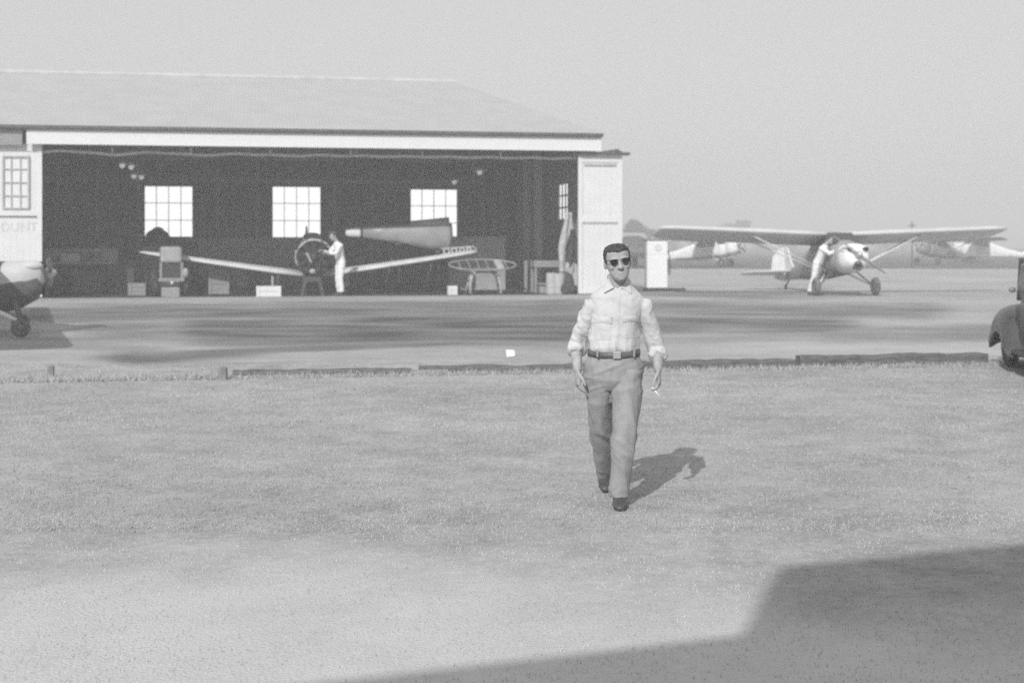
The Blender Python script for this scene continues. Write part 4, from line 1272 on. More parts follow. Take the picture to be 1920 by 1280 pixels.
tube(bm, [P(1151, 659, 9.42), P(1151, 652, 9.42), P(1152, 641, 9.42), P(1154, 620, 9.42), P(1156, 592, 9.42), P(1157, 571, 9.42), P(1157, 558, 9.42), P(1158, 550, 9.42), P(1158, 542, 9.42), P(1158, 535, 9.42), P(1158, 527, 9.42)],
     [(.163, .118), (.178, .130), (.178, .132), (.168, .126), (.174, .128), (.192, .120), (.192, .112), (.168, .104), (.132, .096), (.104, .088), (.080, .080)], 24, ref=(1, 0, 0))
for a, b, c_, sg in ((shR, elR, wrR, -1), (shL, elL, wrL, 1)):
    cu_ = b.lerp(c_, .18)
    tube(bm, [a + Vector((-sg * .07, 0, .012)), a + Vector((0, 0, -.005)), a.lerp(b, .35), a.lerp(b, .75), b, cu_], [.056, .064, .061, .059, .058, .054], 18)
    d = (c_ - b).normalized()
    tube(bm, [cu_ - d * .045, cu_ - d * .03, cu_ + d * .015, cu_ + d * .03], [.046, .064, .066, .050], 18)
shirt_me = fuse(bm, .0065, 3, wrinkle=shirt_wr)
shirt = obj('shirt', shirt_me, M['shirt'], man, smooth=True)
from mathutils.bvhtree import BVHTree
def bvh_of(me):
    return BVHTree.FromPolygons([v.co.copy() for v in me.vertices], [tuple(p.vertices) for p in me.polygons])
def patch(bv, corners, nx_, nz_, off, th, dome=0.0):
    """cloth patch laid on the front of a garment; corners TL TR BR BL as (x, z)"""
    bm = bmesh.new()
    g = []
    for j in range(nz_ + 1):
        row = []
        for i in range(nx_ + 1):
            s, t = i / nx_, j / nz_
            a = Vector(corners[0]).lerp(Vector(corners[1]), s)
            b = Vector(corners[3]).lerp(Vector(corners[2]), s)
            q = a.lerp(b, t)
            h = bv.ray_cast(Vector((q[0], -1, q[1])), Vector((0, 1, 0)))[0]
            y = (h.y if h else -.12) - off - dome * math.sin(math.pi * s) * math.sin(math.pi * t)
            row.append(bm.verts.new((q[0], y, q[1])))
        g.append(row)
    for a_, b_ in zip(g, g[1:]):
        for i in range(nx_): bm.faces.new((a_[i], a_[i + 1], b_[i + 1], b_[i]))
    bm.normal_update(); bmesh.ops.solidify(bm, geom=bm.faces[:], thickness=-th)
    return bm
bv = bvh_of(shirt_me)
def xz(px, py): q = P(px, py, 9.29); return (q.x, q.z)
obj('placket', patch(bv, (xz(1153, 556), xz(1163, 556), xz(1158, 652), xz(1149, 652)), 3, 16, .003, .004), M['shirt'], shirt)
for (x0, x1, y0, y1) in ((1114, 1146, 594, 637), (1169, 1198, 592, 634)):
    obj('pocket', patch(bv, (xz(x0, y0 + 3), xz(x1, y0 + 3), xz(x1 - 1, y1), xz(x0 + 1, y1)), 8, 10, .003, .004, .010), M['shirt'], shirt)
    xm = (x0 + x1) / 2
    bm = patch(bv, (xz(x0 - 1, y0), xz(x1 + 1, y0), xz(x1 + 1, y0 + 12), xz(x0 - 1, y0 + 12)), 8, 4, .010, .005, .007)
    obj('pocket_flap', bm, M['shirt'], shirt)
for sg in (-1, 1):   # open collar wings
    c0 = P(1159 + sg * 17, 522, 9.36); c1 = P(1159 + sg * 7, 540, 9.29); c2 = P(1159 + sg * 26, 550, 9.305); c3 = P(1159 + sg * 24, 527, 9.40); c4 = P(1159 + sg * 19, 519, 9.44)
    bm = bmesh.new()
    for cc in (c1, c2):
        hh_ = bv.ray_cast(Vector((cc.x, -1, cc.z)), Vector((0, 1, 0)))[0]
        if hh_: cc.y = hh_.y - .013
    pts_ = [c4, c0, c1, c2, c3]
    mid = sum(pts_, Vector()) / 5 + Vector((0, -.006, .004))
    vv = [bm.verts.new(p) for p in pts_]; vm = bm.verts.new(mid)
    for i in range(5): bm.faces.new((vv[i], vv[(i + 1) % 5], vm))
    bmesh.ops.subdivide_edges(bm, edges=bm.edges[:], cuts=1, use_grid_fill=True)
    bm.normal_update(); bmesh.ops.solidify(bm, geom=bm.faces[:], thickness=.006)
    obj('collar', bm, M['shirt'], shirt)
bm = bmesh.new(); tube(bm, [P(1158, 535, 9.42), P(1158, 518, 9.43)], [(.084, .084), (.074, .076)], 20, cap=False); bm.normal_update(); bmesh.ops.solidify(bm, geom=bm.faces[:], thickness=.006)
obj('collar_band', bm, M['shirt'], shirt, smooth=True)
# trousers
def trouser_wr(c, n):
    v = .009 * ridge(c.x * 9 + c.z * 2.0, c.y * 8, c.z * 2.2) + .004 * mnoise.noise(Vector((c.x * 24, c.y * 20, c.z * 9)))
    hp = smooth01((c.z - .70) / .1) * smooth01((1.0 - c.z) / .06)
    v += hp * .010 * ridge(c.x * 7 - c.z * 15, c.y * 5, c.z * 3)
    kn = math.exp(-((c.z - .42) / .13) ** 2)
    v += kn * .007 * ridge(c.x * 10 + c.z * 11, c.y * 9, c.z * 5)
    an = smooth01((.2 - c.z) / .12)
    v += an * .006 * ridge(c.x * 9, c.y * 9, c.z * 16)
    return v - .006
def trouser_wr_old(c, n):
    v = .006 * mnoise.noise(Vector((c.x * 10, c.y * 10, c.z * 4)))
    v += .005 * mnoise.noise(Vector((c.x * 22 + c.z * 14, c.y * 20, c.z * 5 + 3)))
    hp = smooth01((c.z - .72) / .1) * smooth01((.98 - c.z) / .1)
    v += hp * .014 * mnoise.noise(Vector((c.x * 14 - c.z * 26, c.y * 8, c.z * 12 + c.x * 10)))
    kn = math.exp(-((c.z - .40) / .12) ** 2)
    v += kn * .013 * mnoise.noise(Vector((c.x * 14 + c.z * 24, c.y * 10, c.z * 18)))
    an = smooth01((.22 - c.z) / .12)
    v += an * .007 * math.sin(c.z * 85 + 3 * mnoise.noise(c * 12))
    return v
bm = bmesh.new()
tube(bm, [P(1151, 652, 9.42), P(1151, 662, 9.42), P(1152, 685, 9.42), P(1152, 710, 9.42), P(1152, 728, 9.42)], [(.166, .12), (.172, .125), (.200, .140), (.208, .138), (.15, .10)], 24, ref=(1, 0, 0))
tube(bm, [hipL + Vector((-.005, 0, .03)), P(1175, 745, 9.36), knL + Vector((0, 0, .03)), P(1167, 850, 9.26), P(1161, 905, 9.27), P(1160, 930, 9.27)], [(.105, .115), (.106, .11), (.086, .092), (.082, .088), (.070, .082), (.064, .08)], 20, ref=(1, 0, 0))
tube(bm, [hipR + Vector((-.008, 0, .03)), P(1125, 748, 9.45), knR + Vector((0, 0, .02)), P(1130, 850, 9.72), P(1134, 885, 9.87), P(1135, 899, 9.92)], [(.104, .115), (.098, .105), (.080, .085), (.066, .078), (.058, .07), (.055, .068)], 20, ref=(1, 0, 0))
tr_me = fuse(bm, .0065, 3, wrinkle=trouser_wr)
tro = obj('trousers', tr_me, M['trousers'], man, smooth=True)
# belt
bm = bmesh.new()
n = 48
rings = []
for (dz_, off) in ((-.020, .004), (-.020, .011), (.020, .011), (.020, .004)):
    ring = []
    for k in range(n):
        t = 2 * math.pi * k / n
        c_ = P(1151, 660, 9.42)
        ring.append(bm.verts.new((c_.x + (.172 + off) * math.cos(t), c_.y + (.125 + off) * math.sin(t), c_.z + dz_ - .012 * (math.sin(t) < 0) * abs(math.sin(t)) + .012 * math.cos(t) * 0)))
    rings.append(ring)
for i in range(4):
    a_, b_ = rings[i], rings[(i + 1) % 4]
    for k in range(n): bm.faces.new((a_[k], a_[(k + 1) % n], b_[(k + 1) % n], b_[k]))
belt = obj('belt', bm, M['belt_leather'], man, smooth=True)
cb_ = P(1154, 663, 9.42); cb_.y -= .143
bm = bmesh.new()
box(bm, cb_.x - .026, cb_.x + .026, cb_.y - .006, cb_.y, cb_.z - .022, cb_.z + .024, bev=.003); obj('buckle', bm, M['brass_pale'], belt)
for px in (1118, 1186):
    c_ = P(px, 658, 9.42); yy = -.136 * math.sqrt(max(0, 1 - ((c_.x + .035) / .185) ** 2))
    bm = bmesh.new(); box(bm, c_.x - .007, c_.x + .007, yy - .008, yy, c_.z - .03, c_.z + .022); obj('belt_loop', bm, M['trousers'], tro)
# shoes
hl = PT(1160, 930, 9.36) - MO; hl.z = 0.004
bm = bmesh.new(); shoe(bm, (P(1160, 940, 9.36).x, -.03, .004), (P(1163, 950, 9.08).x, -.33, .004), .05, .085); obj('shoe', bm, M['leather'], man, smooth=True)
bm = bmesh.new(); shoe(bm, (P(1135, 900, 9.98).x, .60, .115), (P(1134, 921, 9.8).x, .345, .004), .047, .08); obj('shoe', bm, M['leather'], man, smooth=True)
# sunglasses
bm = bmesh.new()
for sg in (-1, 1):
    plate(bm, [Vector((sg * (.036 + .026 * a), -.109 + .004 * abs(a), .012 + .021 * b)) for a, b in ((-.95, .75), (-.3, .95), (.6, .95), (1.05, .7), (.95, -.1), (.55, -.85), (-.1, -1.0), (-.7, -.6))], (0, 1, 0), .004, M=HH)
sg_o = obj('sunglasses', bm, M['lens'], man)
bm = bmesh.new()
tube(bm, [HH @ Vector((-.012, -.110, .026)), HH @ Vector((.012, -.110, .026))], [.002, .002], 6)
for sg in (-1, 1): tube(bm, [HH @ Vector((sg * .062, -.104, .026)), HH @ Vector((sg * .078, -.08, .026)), HH @ Vector((sg * .083, .02, .016))], [.002] * 3, 6)
obj('glasses_frame', bm, M['dark_metal'], sg_o)
# cigarette held between the first two fingers
tp = (tipsL[0][0] + tipsL[1][0]) / 2
cg = thing('cigarette', 'lit white cigarette held in the walking man\'s left hand', 'cigarette', MO + tp)
dd = Vector((.62, -.35, -.72)).normalized()
bm = bmesh.new(); tube(bm, [-dd * .02, dd * .058], [.0045, .0045], 10); obj('paper_tube', bm, M['paper'], cg, smooth=True)
bm = bmesh.new(); tube(bm, [dd * .058, dd * .064], [.0044, .0035], 10); obj('ash_tip', bm, M['stucco'], cg, smooth=True)

# --- mechanics in white overalls
def worker(label, loc, rz, J, cloth_m, hat=None, sc=1.0):
    t = thing('person', label, 'person', loc, rz)
    V = {k: Vector(v) * sc for k, v in J.items()}
    fwd = Vector(J.get('look', (0, -1, 0))).normalized()
    q = Vector((0, -1, 0)).rotation_difference(fwd)
    Hm = Matrix.Translation(V['head']) @ q.to_matrix().to_4x4() @ Matrix.Scale(sc, 4)
    bm = bmesh.new()
    add_head(bm, Hm)
    tube(bm, [V['neck'], V['head'] + (q @ Vector((0, .02, -.06))) * sc], [.06 * sc, .056 * sc], 14)
    tube(bm, [V['pelvis'], V['chest'], V['neck']], [(.12 * sc, .09 * sc), (.14 * sc, .09 * sc), (.06 * sc, .05 * sc)], 14, ref=V['shL'] - V['shR'])
    for s in 'RL':
        tube(bm, [V['chest'].lerp(V['sh' + s], .6), V['sh' + s], V['el' + s], V['wr' + s]], [.045 * sc, .045 * sc, .038 * sc, .027 * sc], 12)
        tube(bm, [V['pelvis'], V['hip' + s], V['kn' + s], V['an' + s]], [.08 * sc, .07 * sc, .05 * sc, .035 * sc], 12)
        d = (V['wr' + s] - V['el' + s]).normalized()
        add_hand(bm, V['wr' + s], d, (0, 0, -1) if abs(d.z) < .8 else (0, -1, 0), (1 if s == 'R' else -1, 0, .3), s=sc, curl=(28, 38, 26))
    obj('body', fuse(bm, .0065, 3), M['skin'], t, smooth=True)
    bm = bmesh.new()
    rf = V['shL'] - V['shR']
    tube(bm, [V['pelvis'] + Vector((0, 0, -.07)), V['pelvis'], V['pelvis'].lerp(V['chest'], .4), V['chest'], V['chest'].lerp(V['neck'], .55), V['neck']],
         [(.15 * sc, .12 * sc), (.175 * sc, .13 * sc), (.165 * sc, .125 * sc), (.19 * sc, .135 * sc), (.17 * sc, .11 * sc), (.075 * sc, .07 * sc)], 20, ref=rf)
    for s in 'RL':
        a, b, c_ = V['sh' + s], V['el' + s], V['wr' + s]
        tube(bm, [V['chest'].lerp(a, .6) + Vector((0, 0, .04)), a, a.lerp(b, .6), b, b.lerp(c_, .75)], [.06 * sc, .074 * sc, .066 * sc, .062 * sc, .05 * sc], 14)
        a, b, c_ = V['hip' + s], V['kn' + s], V['an' + s]
        tube(bm, [a + Vector((0, 0, .05)), a.lerp(b, .4), b, b.lerp(c_, .5), c_ + (b - c_).normalized() * .02], [.108 * sc, .102 * sc, .085 * sc, .08 * sc, .075 * sc], 16)
    obj('overalls', fuse(bm, .011, 3, wrinkle=lambda c, n: .010 * mnoise.noise(Vector((c.x * 13, c.y * 13, c.z * 9))) + .006 * mnoise.noise(c * 26)), cloth_m, t, smooth=True)
    bm = bmesh.new()
    for s in 'RL':
        an = V['an' + s]
        fd = Vector(J.get('toe' + s, (0, -1, 0))).normalized()
        hl_ = Vector((an.x, an.y, max(0.004, an.z - .09 * sc))) - fd * .05 * sc
        shoe(bm, hl_, hl_ + fd * .28 * sc, .048 * sc, .09 * sc)
    obj('shoes', bm, M['leather'], t, smooth=True)
    obj('hair', hair_mesh(Hm, front=.07), M['hair'], t, smooth=True)
    return t
# standing at the round engine, turned towards it (to our left), arms forward
worker('mechanic in white overalls standing at the round engine in the hangar doorway', HW(U(635, .12), .12, .014), HA + R(-72),
       dict(head=(0.0, -.16, 1.70), neck=(0, -.07, 1.53), chest=(0, .0, 1.32), pelvis=(0, .06, .99), look=(0.1, -1, -.30),
            shR=(-.19, -.02, 1.43), elR=(-.23, -.20, 1.20), wrR=(-.16, -.42, 1.27), shL=(.19, -.02, 1.43), elL=(.24, -.18, 1.19), wrL=(.17, -.40, 1.22),
            hipR=(-.10, .06, .93), knR=(-.11, .02, .50), anR=(-.12, .07, .09), hipL=(.10, .06, .93), knL=(.12, .0, .50), anL=(.14, .04, .09)), M['coverall'], sc=1.02)
# leaning over the cowling of the big airplane from its wheel
wl = Vector((GX(1521, 40.05), 40.05, gz(0, 40.05) + .012))
worker('man in white overalls leaning against the airplane nose on the apron', wl, R(57),
       dict(head=(.02, -.55, 1.63), neck=(.0, -.44, 1.47), chest=(0, -.36, 1.28), pelvis=(0, -.22, .98), look=(.1, -1, -.05),
            shR=(-.19, -.38, 1.38), elR=(-.17, -.62, 1.22), wrR=(-.12, -.84, 1.32), shL=(.19, -.40, 1.38), elL=(.22, -.62, 1.24), wrL=(.13, -.86, 1.36),
            hipR=(-.10, -.21, .92), knR=(-.11, -.12, .50), anR=(-.12, .0, .09), hipL=(.10, -.2, .92), knL=(.11, -.10, .50), anL=(.12, .02, .09)), M['coverall'], sc=1.0)

# ------------------------------------------------------------------ old dark car at the right edge (seen from its left rear quarter)
ca_h = Vector((.17, .985)).normalized()
car = thing('parked_car', 'old dark car with rounded fenders parked at the right edge of the lawn', 'car', (7.84, 19.5, .004), math.atan2(-ca_h.x, ca_h.y))
# local: +y forward (away from us), x right
def lx(sec_list, n=22):
    bm = bmesh.new(); loft(bm, sec_list, n); return bm
obj('hood', lx([(-.75, 0, .92, .50, .30, 3), (-.2, 0, .90, .44, .30, 2.8), (.45, 0, .86, .34, .30, 2.5), (.72, 0, .82, .26, .30, 2.3), (.78, 0, .8, .2, .24, 2.2)]), M['car_paint'], car, smooth=True)
obj('car_body', lx([(-3.9, 0, .70, .35, .16, 2.4), (-3.7, 0, .78, .55, .32, 2.6), (-3.0, 0, .80, .74, .42, 3), (-2.0, 0, .78, .78, .46, 4), (-.95, 0, .78, .74, .46, 3.6), (-.70, 0, .80, .58, .42, 3)]), M['car_paint'], car, smooth=True)
cabm = bmesh.new()
loft(cabm, [(-3.3, 0, 1.15, .58, .18, 2.6), (-2.9, 0, 1.25, .72, .36, 3.2), (-2.3, 0, 1.26, .79, .43, 4), (-1.5, 0, 1.26, .79, .43, 4), (-1.10, 0, 1.22, .77, .38, 4), (-.82, 0, 1.02, .70, .16, 3)], 30)
obj('cabin', cabm, M['car_paint'], car, smooth=True)
for sx in (-1, 1):
    bm = bmesh.new()
    plate(bm, [Vector((sx * .775, a, b)) for a, b in ((-1.95, 1.14), (-1.95, 1.52), (-1.35, 1.5), (-1.1, 1.18), (-1.15, 1.12))], (1, 0, 0), .05)
    obj('side_window', bm, M['lens'], car)
    bm = bmesh.new()
    plate(bm, [Vector((sx * .765, a, b)) for a, b in ((-2.75, 1.16), (-2.6, 1.48), (-2.05, 1.52), (-2.05, 1.14))], (1, 0, 0), .05)
    obj('side_window', bm, M['lens'], car)
    # pillar, mirror, door handle
    bm = bmesh.new(); tube(bm, [(sx * .73, -.86, 1.0), (sx * .74, -1.08, 1.57)], [.035, .035], 8); obj('windscreen_pillar', bm, M['car_paint'], car)
    bm = bmesh.new(); tube(bm, [(sx * .74, -1.0, 1.10), (sx * .82, -.98, 1.13)], [.01, .01], 6); ell(bm, (sx * .84, -.97, 1.14), (.05, .02, .04), seg=12); obj('wing_mirror', bm, M['mid_metal'], car, smooth=True)
    # front fender: arched shell over the wheel running down to the running board
    bm = bmesh.new()
    prof = [(.62, .34), (.60, .52), (.50, .70), (.30, .84), (.05, .89), (-.20, .85), (-.42, .72), (-.62, .52), (-.82, .37), (-1.05, .30)]
    outer = []
    for (y, z) in prof:
        row = []
        for (dx, dz) in ((.36, -.10), (.42, -.015), (.52, .02), (.66, .0), (.78, -.05), (.86, -.14), (.885, -.28), (.875, -.38)):
            row.append(Vector((sx * dx, y, max(.24, z + dz))))
        outer.append(row)
    vs_ = [[bm.verts.new(p) for p in row] for row in outer]
    for a_, b_ in zip(vs_, vs_[1:]):
        for k in range(len(a_) - 1): bm.faces.new((a_[k], a_[k + 1], b_[k + 1], b_[k]))
    bmesh.ops.recalc_face_normals(bm, faces=bm.faces[:])
    bm.normal_update(); bmesh.ops.solidify(bm, geom=bm.faces[:], thickness=.02)
    bmesh.ops.subdivide_edges(bm, edges=bm.edges[:], cuts=1, use_grid_fill=True, smooth=.5)
    fnd = obj('front_fender', bm, M['car_paint'], car, smooth=True)
    bm = bmesh.new(); loft(bm, [(.55, sx * .62, .72, .09, .10, 2), (.66, sx * .62, .70, .11, .12, 2), (.70, sx * .62, .70, .10, .11, 2)], 16); obj('headlight', bm, M['chrome'], car, smooth=True)
    bm = bmesh.new(); box(bm, sx * .70 - .16, sx * .70 + .16, -2.35, -.95, .27, .33, bev=.02); obj('running_board', bm, M['dark_metal'], car)
    bm = bmesh.new()
    loft(bm, [(-3.55, sx * .70, .50, .08, .20, 2.3), (-3.4, sx * .72, .56, .13, .28, 2.5), (-3.0, sx * .74, .60, .15, .30, 2.6), (-2.6, sx * .74, .54, .14, .24, 2.5), (-2.3, sx * .72, .42, .1, .12, 2.3)], 18)
    obj('rear_fender', bm, M['car_paint'], car, smooth=True)
    bm = bmesh.new(); ell(bm, (sx * .74, -3.5, .66), (.04, .05, .05), seg=12); obj('tail_light', bm, M['chrome'], car, smooth=True)
    for yy in (.05, -2.95):
        bm = bmesh.new(); torus(bm, (sx * .68, yy, .34), (1, 0, 0), .255, .085, 28, 10); wh = obj('wheel', bm, M['rubber'], car, smooth=True)
        bm = bmesh.new(); tube(bm, [(sx * .63, yy, .34), (sx * .70, yy, .34), (sx * .75, yy, .34)], [.2, .19, .06], 22); obj('hubcap', bm, M['mid_metal'], wh, smooth=True)
bm = bmesh.new(); plate(bm, [Vector((a, -.87 - (b - 1.1) * .5, b)) for a, b in ((-.50, 1.14), (.50, 1.14), (.48, 1.5), (-.48, 1.5))], (0, 1, .5), .03); obj('windscreen', bm, M['lens'], car)
for yy, nm in ((.84, 'front_bumper'), (-4.0, 'rear_bumper')):
    bm = bmesh.new(); tube(bm, [(-.8, yy - .1 * (1 if yy > 0 else -1), .42), (-.4, yy, .42), (.4, yy, .42), (.8, yy - .1 * (1 if yy > 0 else -1), .42)], [(.03, .06)] * 4, 10, ref=(0, 1, 0)); obj(nm, bm, M['chrome'], car, smooth=True)
bm = bmesh.new(); box(bm, -.45, .45, -3.4, .5, .26, .38); obj('chassis', bm, M['dark_metal'], car)

# ------------------------------------------------------------------ fuel pump
fY = F * (EYE - APZ) / (546 - HOR)
fp = thing('fuel_pump', 'white boxy fuel pump with a small round dial, right of the walking man', 'fuel pump', (GX(1230, fY), fY, APZ + .008), R(4))
hz = GZ(452, fY) - APZ
bm = bmesh.new(); box(bm, -.33, .33, -.25, .25, .10, hz, bev=.025); obj('pump_case', bm, M['pump_white'], fp)
bm = bmesh.new(); box(bm, -.38, .38, -.3, .3, 0, .098, bev=.01); obj('base', bm, M['dark_metal'], fp)
bm = bmesh.new(); box(bm, -.345, .345, -.265, .265, hz + .002, hz + .05, bev=.012); obj('cap', bm, M['mid_metal'], fp)
bm = bmesh.new(); cyl(bm, (.03, -.258, hz - .22), (0, 1, 0), .10, .014, 24); dlo = obj('dial', bm, M['white_board'], fp)
bm = bmesh.new(); torus(bm, (.03, -.262, hz - .22), (0, 1, 0), .10, .008, 26, 6); obj('dial_rim', bm, M['stucco'], dlo)
bm = bmesh.new(); box(bm, -.32, .32, -.256, -.2515, hz - .42, hz - .41); obj('panel_seam', bm, M['white_board'], fp)
bm = bmesh.new()
tube(bm, [(.345, -.1, hz - .3), (.42, -.12, hz - .5), (.43, -.12, hz - 1.0), (.40, -.12, hz - 1.12), (.37, -.1, hz - .95), (.36, -.1, hz - .55)], [.018] * 6, 8); obj('hose', bm, M['rubber'], fp, smooth=True)
kb = thing('island_kerb', 'low dark kerb block at the foot of the fuel pump', 'kerb', (GX(1268, fY + .1), fY + .1, APZ + .008), 0)
bm = bmesh.new(); box(bm, -.28, .28, -.2, .2, 0, .09, bev=.015); obj('kerb_block', bm, M['dark_wood'], kb)

# ------------------------------------------------------------------ truck beyond the pump
tY = 84.0
tk = thing('parked_truck', 'distant parked truck with a pale canopy, left of the fuel pump', 'truck', (GX(1184, tY), tY, APZ + .03), R(12))
bm = bmesh.new(); box(bm, -.9, .9, -.2, 2.6, .75, 1.35, bev=.04); obj('truck_bed', bm, M['dark_metal'], tk)
bm = bmesh.new(); loft(bm, [(-.25, 0, 1.72, .90, .42, 4), (2.6, 0, 1.72, .90, .42, 4)], 24); obj('canopy', bm, M['canvas'], tk)
bm = bmesh.new(); loft(bm, [(-1.8, 0, .95, .6, .3, 3), (-1.1, 0, 1.0, .7, .35, 3), (-1.0, 0, 1.25, .75, .62, 3.4), (-.3, 0, 1.3, .8, .66, 3.6)], 22); obj('cab', bm, M['dark_dope'], tk, smooth=True)
for sx in (-1, 1):
    for yy in (-1.3, 1.7):
        bm = bmesh.new(); torus(bm, (sx * .75, yy, .38), (1, 0, 0), .27, .11, 20, 8); cyl(bm, (sx * .75, yy, .38), (1, 0, 0), .2, .1); obj('wheel', bm, M['rubber'], tk, smooth=True)

# ------------------------------------------------------------------ timber edging, stakes, paper
mk('stake_wood', 0.30, 0.2, scale=8, rough=0.9)
def timber(px0, py0, px1, py1, h, label, rot=0.0):
    a, b = ground_at(px0, py0), ground_at(px1, py1)
    d = b - a
    t = thing('edging_timber', label, 'timber', (a + b) / 2 - Vector((0, 0, .03)), math.atan2(d.y, d.x), 'dark timbers edging the lawn')
    L = d.length
    bm = bmesh.new()
    n = int(L / .12) + 2
    rows = []
    for i in range(n + 1):
        x = -L / 2 + L * i / n
        o1 = .05 * mnoise.noise(Vector((x, a.x, 0))); o2 = .022 * mnoise.noise(Vector((x * 1.3, a.x, 4))) + .02 * mnoise.noise(Vector((x * 5, a.x, 9)))
        rows.append([bm.verts.new((x, o1 + dy, dz + (o2 if dz > .05 else 0))) for dy, dz in ((-.10, 0), (-.10, h), (-.085, h + .03), (.085, h + .03), (.10, h), (.10, 0))])
    for p, q in zip(rows, rows[1:]):
        for k in range(6): bm.faces.new((p[k], p[(k + 1) % 6], q[(k + 1) % 6], q[k]))
    bm.faces.new(rows[0][::-1]); bm.faces.new(rows[-1])
    obj('log', bm, M['timber_wood'], t)
    return t
timber(438, 703, 772, 700, .075, 'low dark timber edging the lawn, leftmost of the row')
timber(786, 699, 1130, 694, .095, 'low dark timber edging the lawn, ending behind the walking man')
timber(1140, 693, 1486, 687, .115, 'low dark timber edging the lawn, starting right of the walking man')
timber(1496, 686, 1846, 681, .155, 'tallest dark timber edging the lawn, beside the parked car')
brd = thing('board', 'pale thin board lying against the dark edging timbers', 'board', ground_at(806, 700) + Vector((0, -.16, 0)), R(2))
bm = bmesh.new(); box(bm, -.25, .25, -.012, .012, 0, .07); obj('plank', bm, M['grey_wood'], brd)
for px, py, h, w_, lb in ((95, 706, .15, .05, 'short dark stake in the grass, leftmost, below the airplane nose'), (417, 712, .17, .07, 'short thick dark stake left of the edging timbers')):
    st = thing('stake', lb, 'stake', ground_at(px, py), R(20))
    bm = bmesh.new(); tube(bm, [(0, 0, -.02), (0, 0, h * .9), (0, 0, h)], [w_, w_ * .95, w_ * .7], 6); obj('stake_post', bm, M['stake_wood'], st)
g = ground_at(957, 669, 0.0)
pp = thing('paper_scrap', 'small white scrap of paper lying on the dirt left of the walking man', 'paper', (g.x, g.y, gz(g.x, g.y) + .01), R(10))
bm = bmesh.new()
vv = [bm.verts.new(p) for p in ((-.065, -.05, 0), (.065, -.05, .01), (.07, .05, .09), (-.06, .05, .10), (0, 0, .05))]
for i in range(4): bm.faces.new((vv[i], vv[(i + 1) % 4], vv[4]))
bm.normal_update(); bmesh.ops.solidify(bm, geom=bm.faces[:], thickness=.003); obj('sheet', bm, M['paper'], pp)
po = thing('pole', 'thin dark pole far off behind the right wing', 'pole', (GX(1710, 88), 88, APZ + .03))
bm = bmesh.new(); tube(bm, [(0, 0, 0), (0, 0, 2.9)], [.05, .035], 8); box(bm, -.25, .25, -.02, .02, 2.6, 2.66); obj('pole_post', bm, M['bark'], po)

# ------------------------------------------------------------------ trees far off
def tree(x, y, h, cw, label, seed, dense=900, shrub=False, m='leaf'):
    g = np.random.default_rng(seed)
    t = thing('shrub' if shrub else 'tree', label, 'shrub' if shrub else 'tree', (x, y, APZ + .02), 0, 'trees along the far edge of the field')
    bm = bmesh.new()
    hb = h * (.12 if shrub else .3)
    tube(bm, [(0, 0, -.1), (.05, 0, hb), (.1, .05, h * .6), (.0, 0, h * .85)], [h * .035, h * .028, h * .018, h * .006], 8)
    cl = []
    nb = 11
    for i in range(nb):
        a = 6.283 * i / nb + g.random()
        r = cw * .5 * (.25 + .6 * g.random())
        z = hb + (h - hb) * (.12 + .74 * g.random())
        c_ = Vector((math.cos(a) * r, math.sin(a) * r, z))
        tube(bm, [(0.05, 0, hb + (z - hb) * .3), c_ * .6 + Vector((0, 0, z * .3)), c_], [h * .015, h * .009, h * .003], 6)
        cl.append((c_, cw * (.16 + .15 * g.random())))
    cl.append((Vector((0, 0, h * .86)), cw * .2))
    obj('trunk', bm, M['bark'], t)
    V_, F_ = [], []
    for k in range(dense):
        c_, r = cl[int(g.integers(len(cl)))]
        d = g.normal(size=3); d /= np.linalg.norm(d)
        p = Vector(c_) + Vector(d) * r * float(g.random()) ** .4
        p.z = max(.15, c_.z + (p.z - c_.z) * .8)
        s = .12 * (.6 + .9 * g.random()) * (h / 5) ** .5 * 1.2
        q = Quaternion(Vector(g.normal(size=3)).normalized(), float(g.random() * 6.28))
        b0 = len(V_)
        for cx, cy in ((-1, -.5), (1, -.5), (.7, .6), (-.7, .6)): V_.append(tuple(p + q @ Vector((cx * s, cy * s, 0))))
        F_.append((b0, b0 + 1, b0 + 2, b0 + 3))
    me = bpy.data.meshes.new('crown'); me.from_pydata(V_, [], F_); me.materials.append(M[m])
    o = bpy.data.objects.new('crown', me); COL.objects.link(o); o.parent = t
    return t
def treepx(px, ptop, Y, cwpx, label, seed, **k):
    h = GZ(ptop, Y) - APZ
    return tree(GX(px, Y), Y, h, cwpx / F * Y, label, seed, **k)
treepx(1186, 409, 170, 50, 'round dark tree far off, just right of the hangar door', 1, dense=1500)
treepx(1214, 428, 175, 40, 'lower tree far off, above the fuel pump', 2, dense=1100)
treepx(1366, 417, 260, 50, 'distant tree showing above the left wing, left of the pair', 3, dense=1300)
treepx(1396, 412, 260, 44, 'distant tree showing above the left wing, taller right one of the pair', 4, dense=1300)
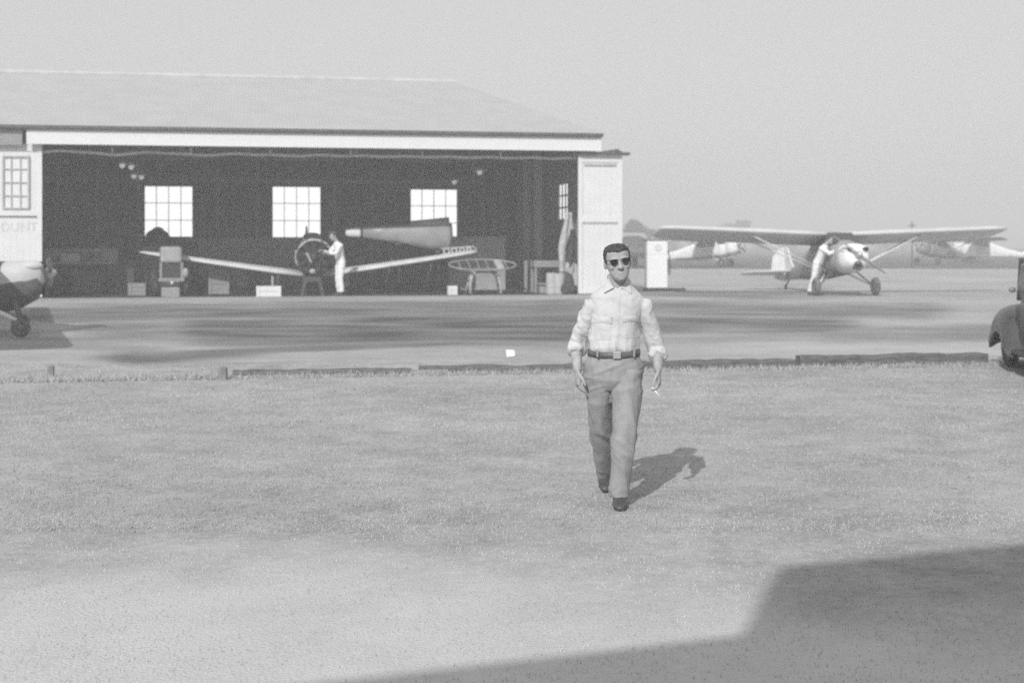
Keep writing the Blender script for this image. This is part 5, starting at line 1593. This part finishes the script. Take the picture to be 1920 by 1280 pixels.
for i, (px, pt, Y, cw_, lb) in enumerate(((1262, 441, 240, 46, 'low far shrub right above the fuel pump'), (1310, 444, 250, 50, 'low far shrub behind the tail of the white cabin airplane'),
        (1425, 443, 260, 44, 'low far shrub behind the big airplane left wing strut'), (1480, 445, 250, 60, 'low far shrub behind the big airplane tail fin'),
        (1690, 447, 250, 46, 'low far shrub left of the thin pole'), (1752, 449, 250, 40, 'low far shrub just right of the thin pole'), (1660, 448, 260, 40, 'low far shrub behind the right wing strut'))):
    treepx(px, pt, Y, cw_, lb, 20 + i, dense=800, shrub=True, m='leaf_pale')

# ------------------------------------------------------------------ building behind the photographer that throws the corner shadow
k = 1 / math.tan(SUN_EL)
sx_, sy_ = SUN_AZ[0] * k, SUN_AZ[1] * k
A_, C_ = ground_at(1450, 1062), ground_at(1390, 1190)
hlow = 6.0
dh = (A_ - C_).length / k
src = Vector((C_.x - sx_ * hlow, C_.y - sy_ * hlow, 0))
B_, D_ = ground_at(1920, 1018), ground_at(960, 1241)
ang = math.atan2(B_.y - A_.y, B_.x - A_.x)
bl = thing('flat_roofed_building', 'pale flat roofed building behind the photographer, with a stepped parapet', 'building', src, ang)
bm = bmesh.new(); box(bm, -9, -.002, -6, 0, -.1, hlow - .06); obj('wall', bm, M['stucco'], bl)
bm = bmesh.new(); box(bm, 0, 14, -6, 0, -.1, hlow + dh - .06); obj('wall', bm, M['stucco'], bl)
bm = bmesh.new(); box(bm, -9, -.004, -6, .0, hlow - .058, hlow); box(bm, 0, 14, -6, .0, hlow + dh - .058, hlow + dh); obj('parapet', bm, M['far_wall'], bl)
bm = bmesh.new(); box(bm, -6, -4.9, .002, .06, 0, 2.1); obj('door', bm, M['grey_wood'], bl)

# ------------------------------------------------------------------ haze
hm = bpy.data.materials.new('haze')
hm.use_nodes = True
n, l = hm.node_tree.nodes, hm.node_tree.links
n.remove(n['Principled BSDF'])
pv = n.new('ShaderNodeVolumePrincipled')
pv.inputs['Color'].default_value = (.985, .985, .985, 1)
pv.inputs['Density'].default_value = HAZE
pv.inputs['Anisotropy'].default_value = -0.1
l.new(pv.outputs[0], n['Material Output'].inputs['Volume'])
bm = bmesh.new(); box(bm, -1230, 1230, -60, 1230, -1.5, 10.5)
hz_o = obj('haze', bm, hm)
hz_o['kind'] = 'stuff'
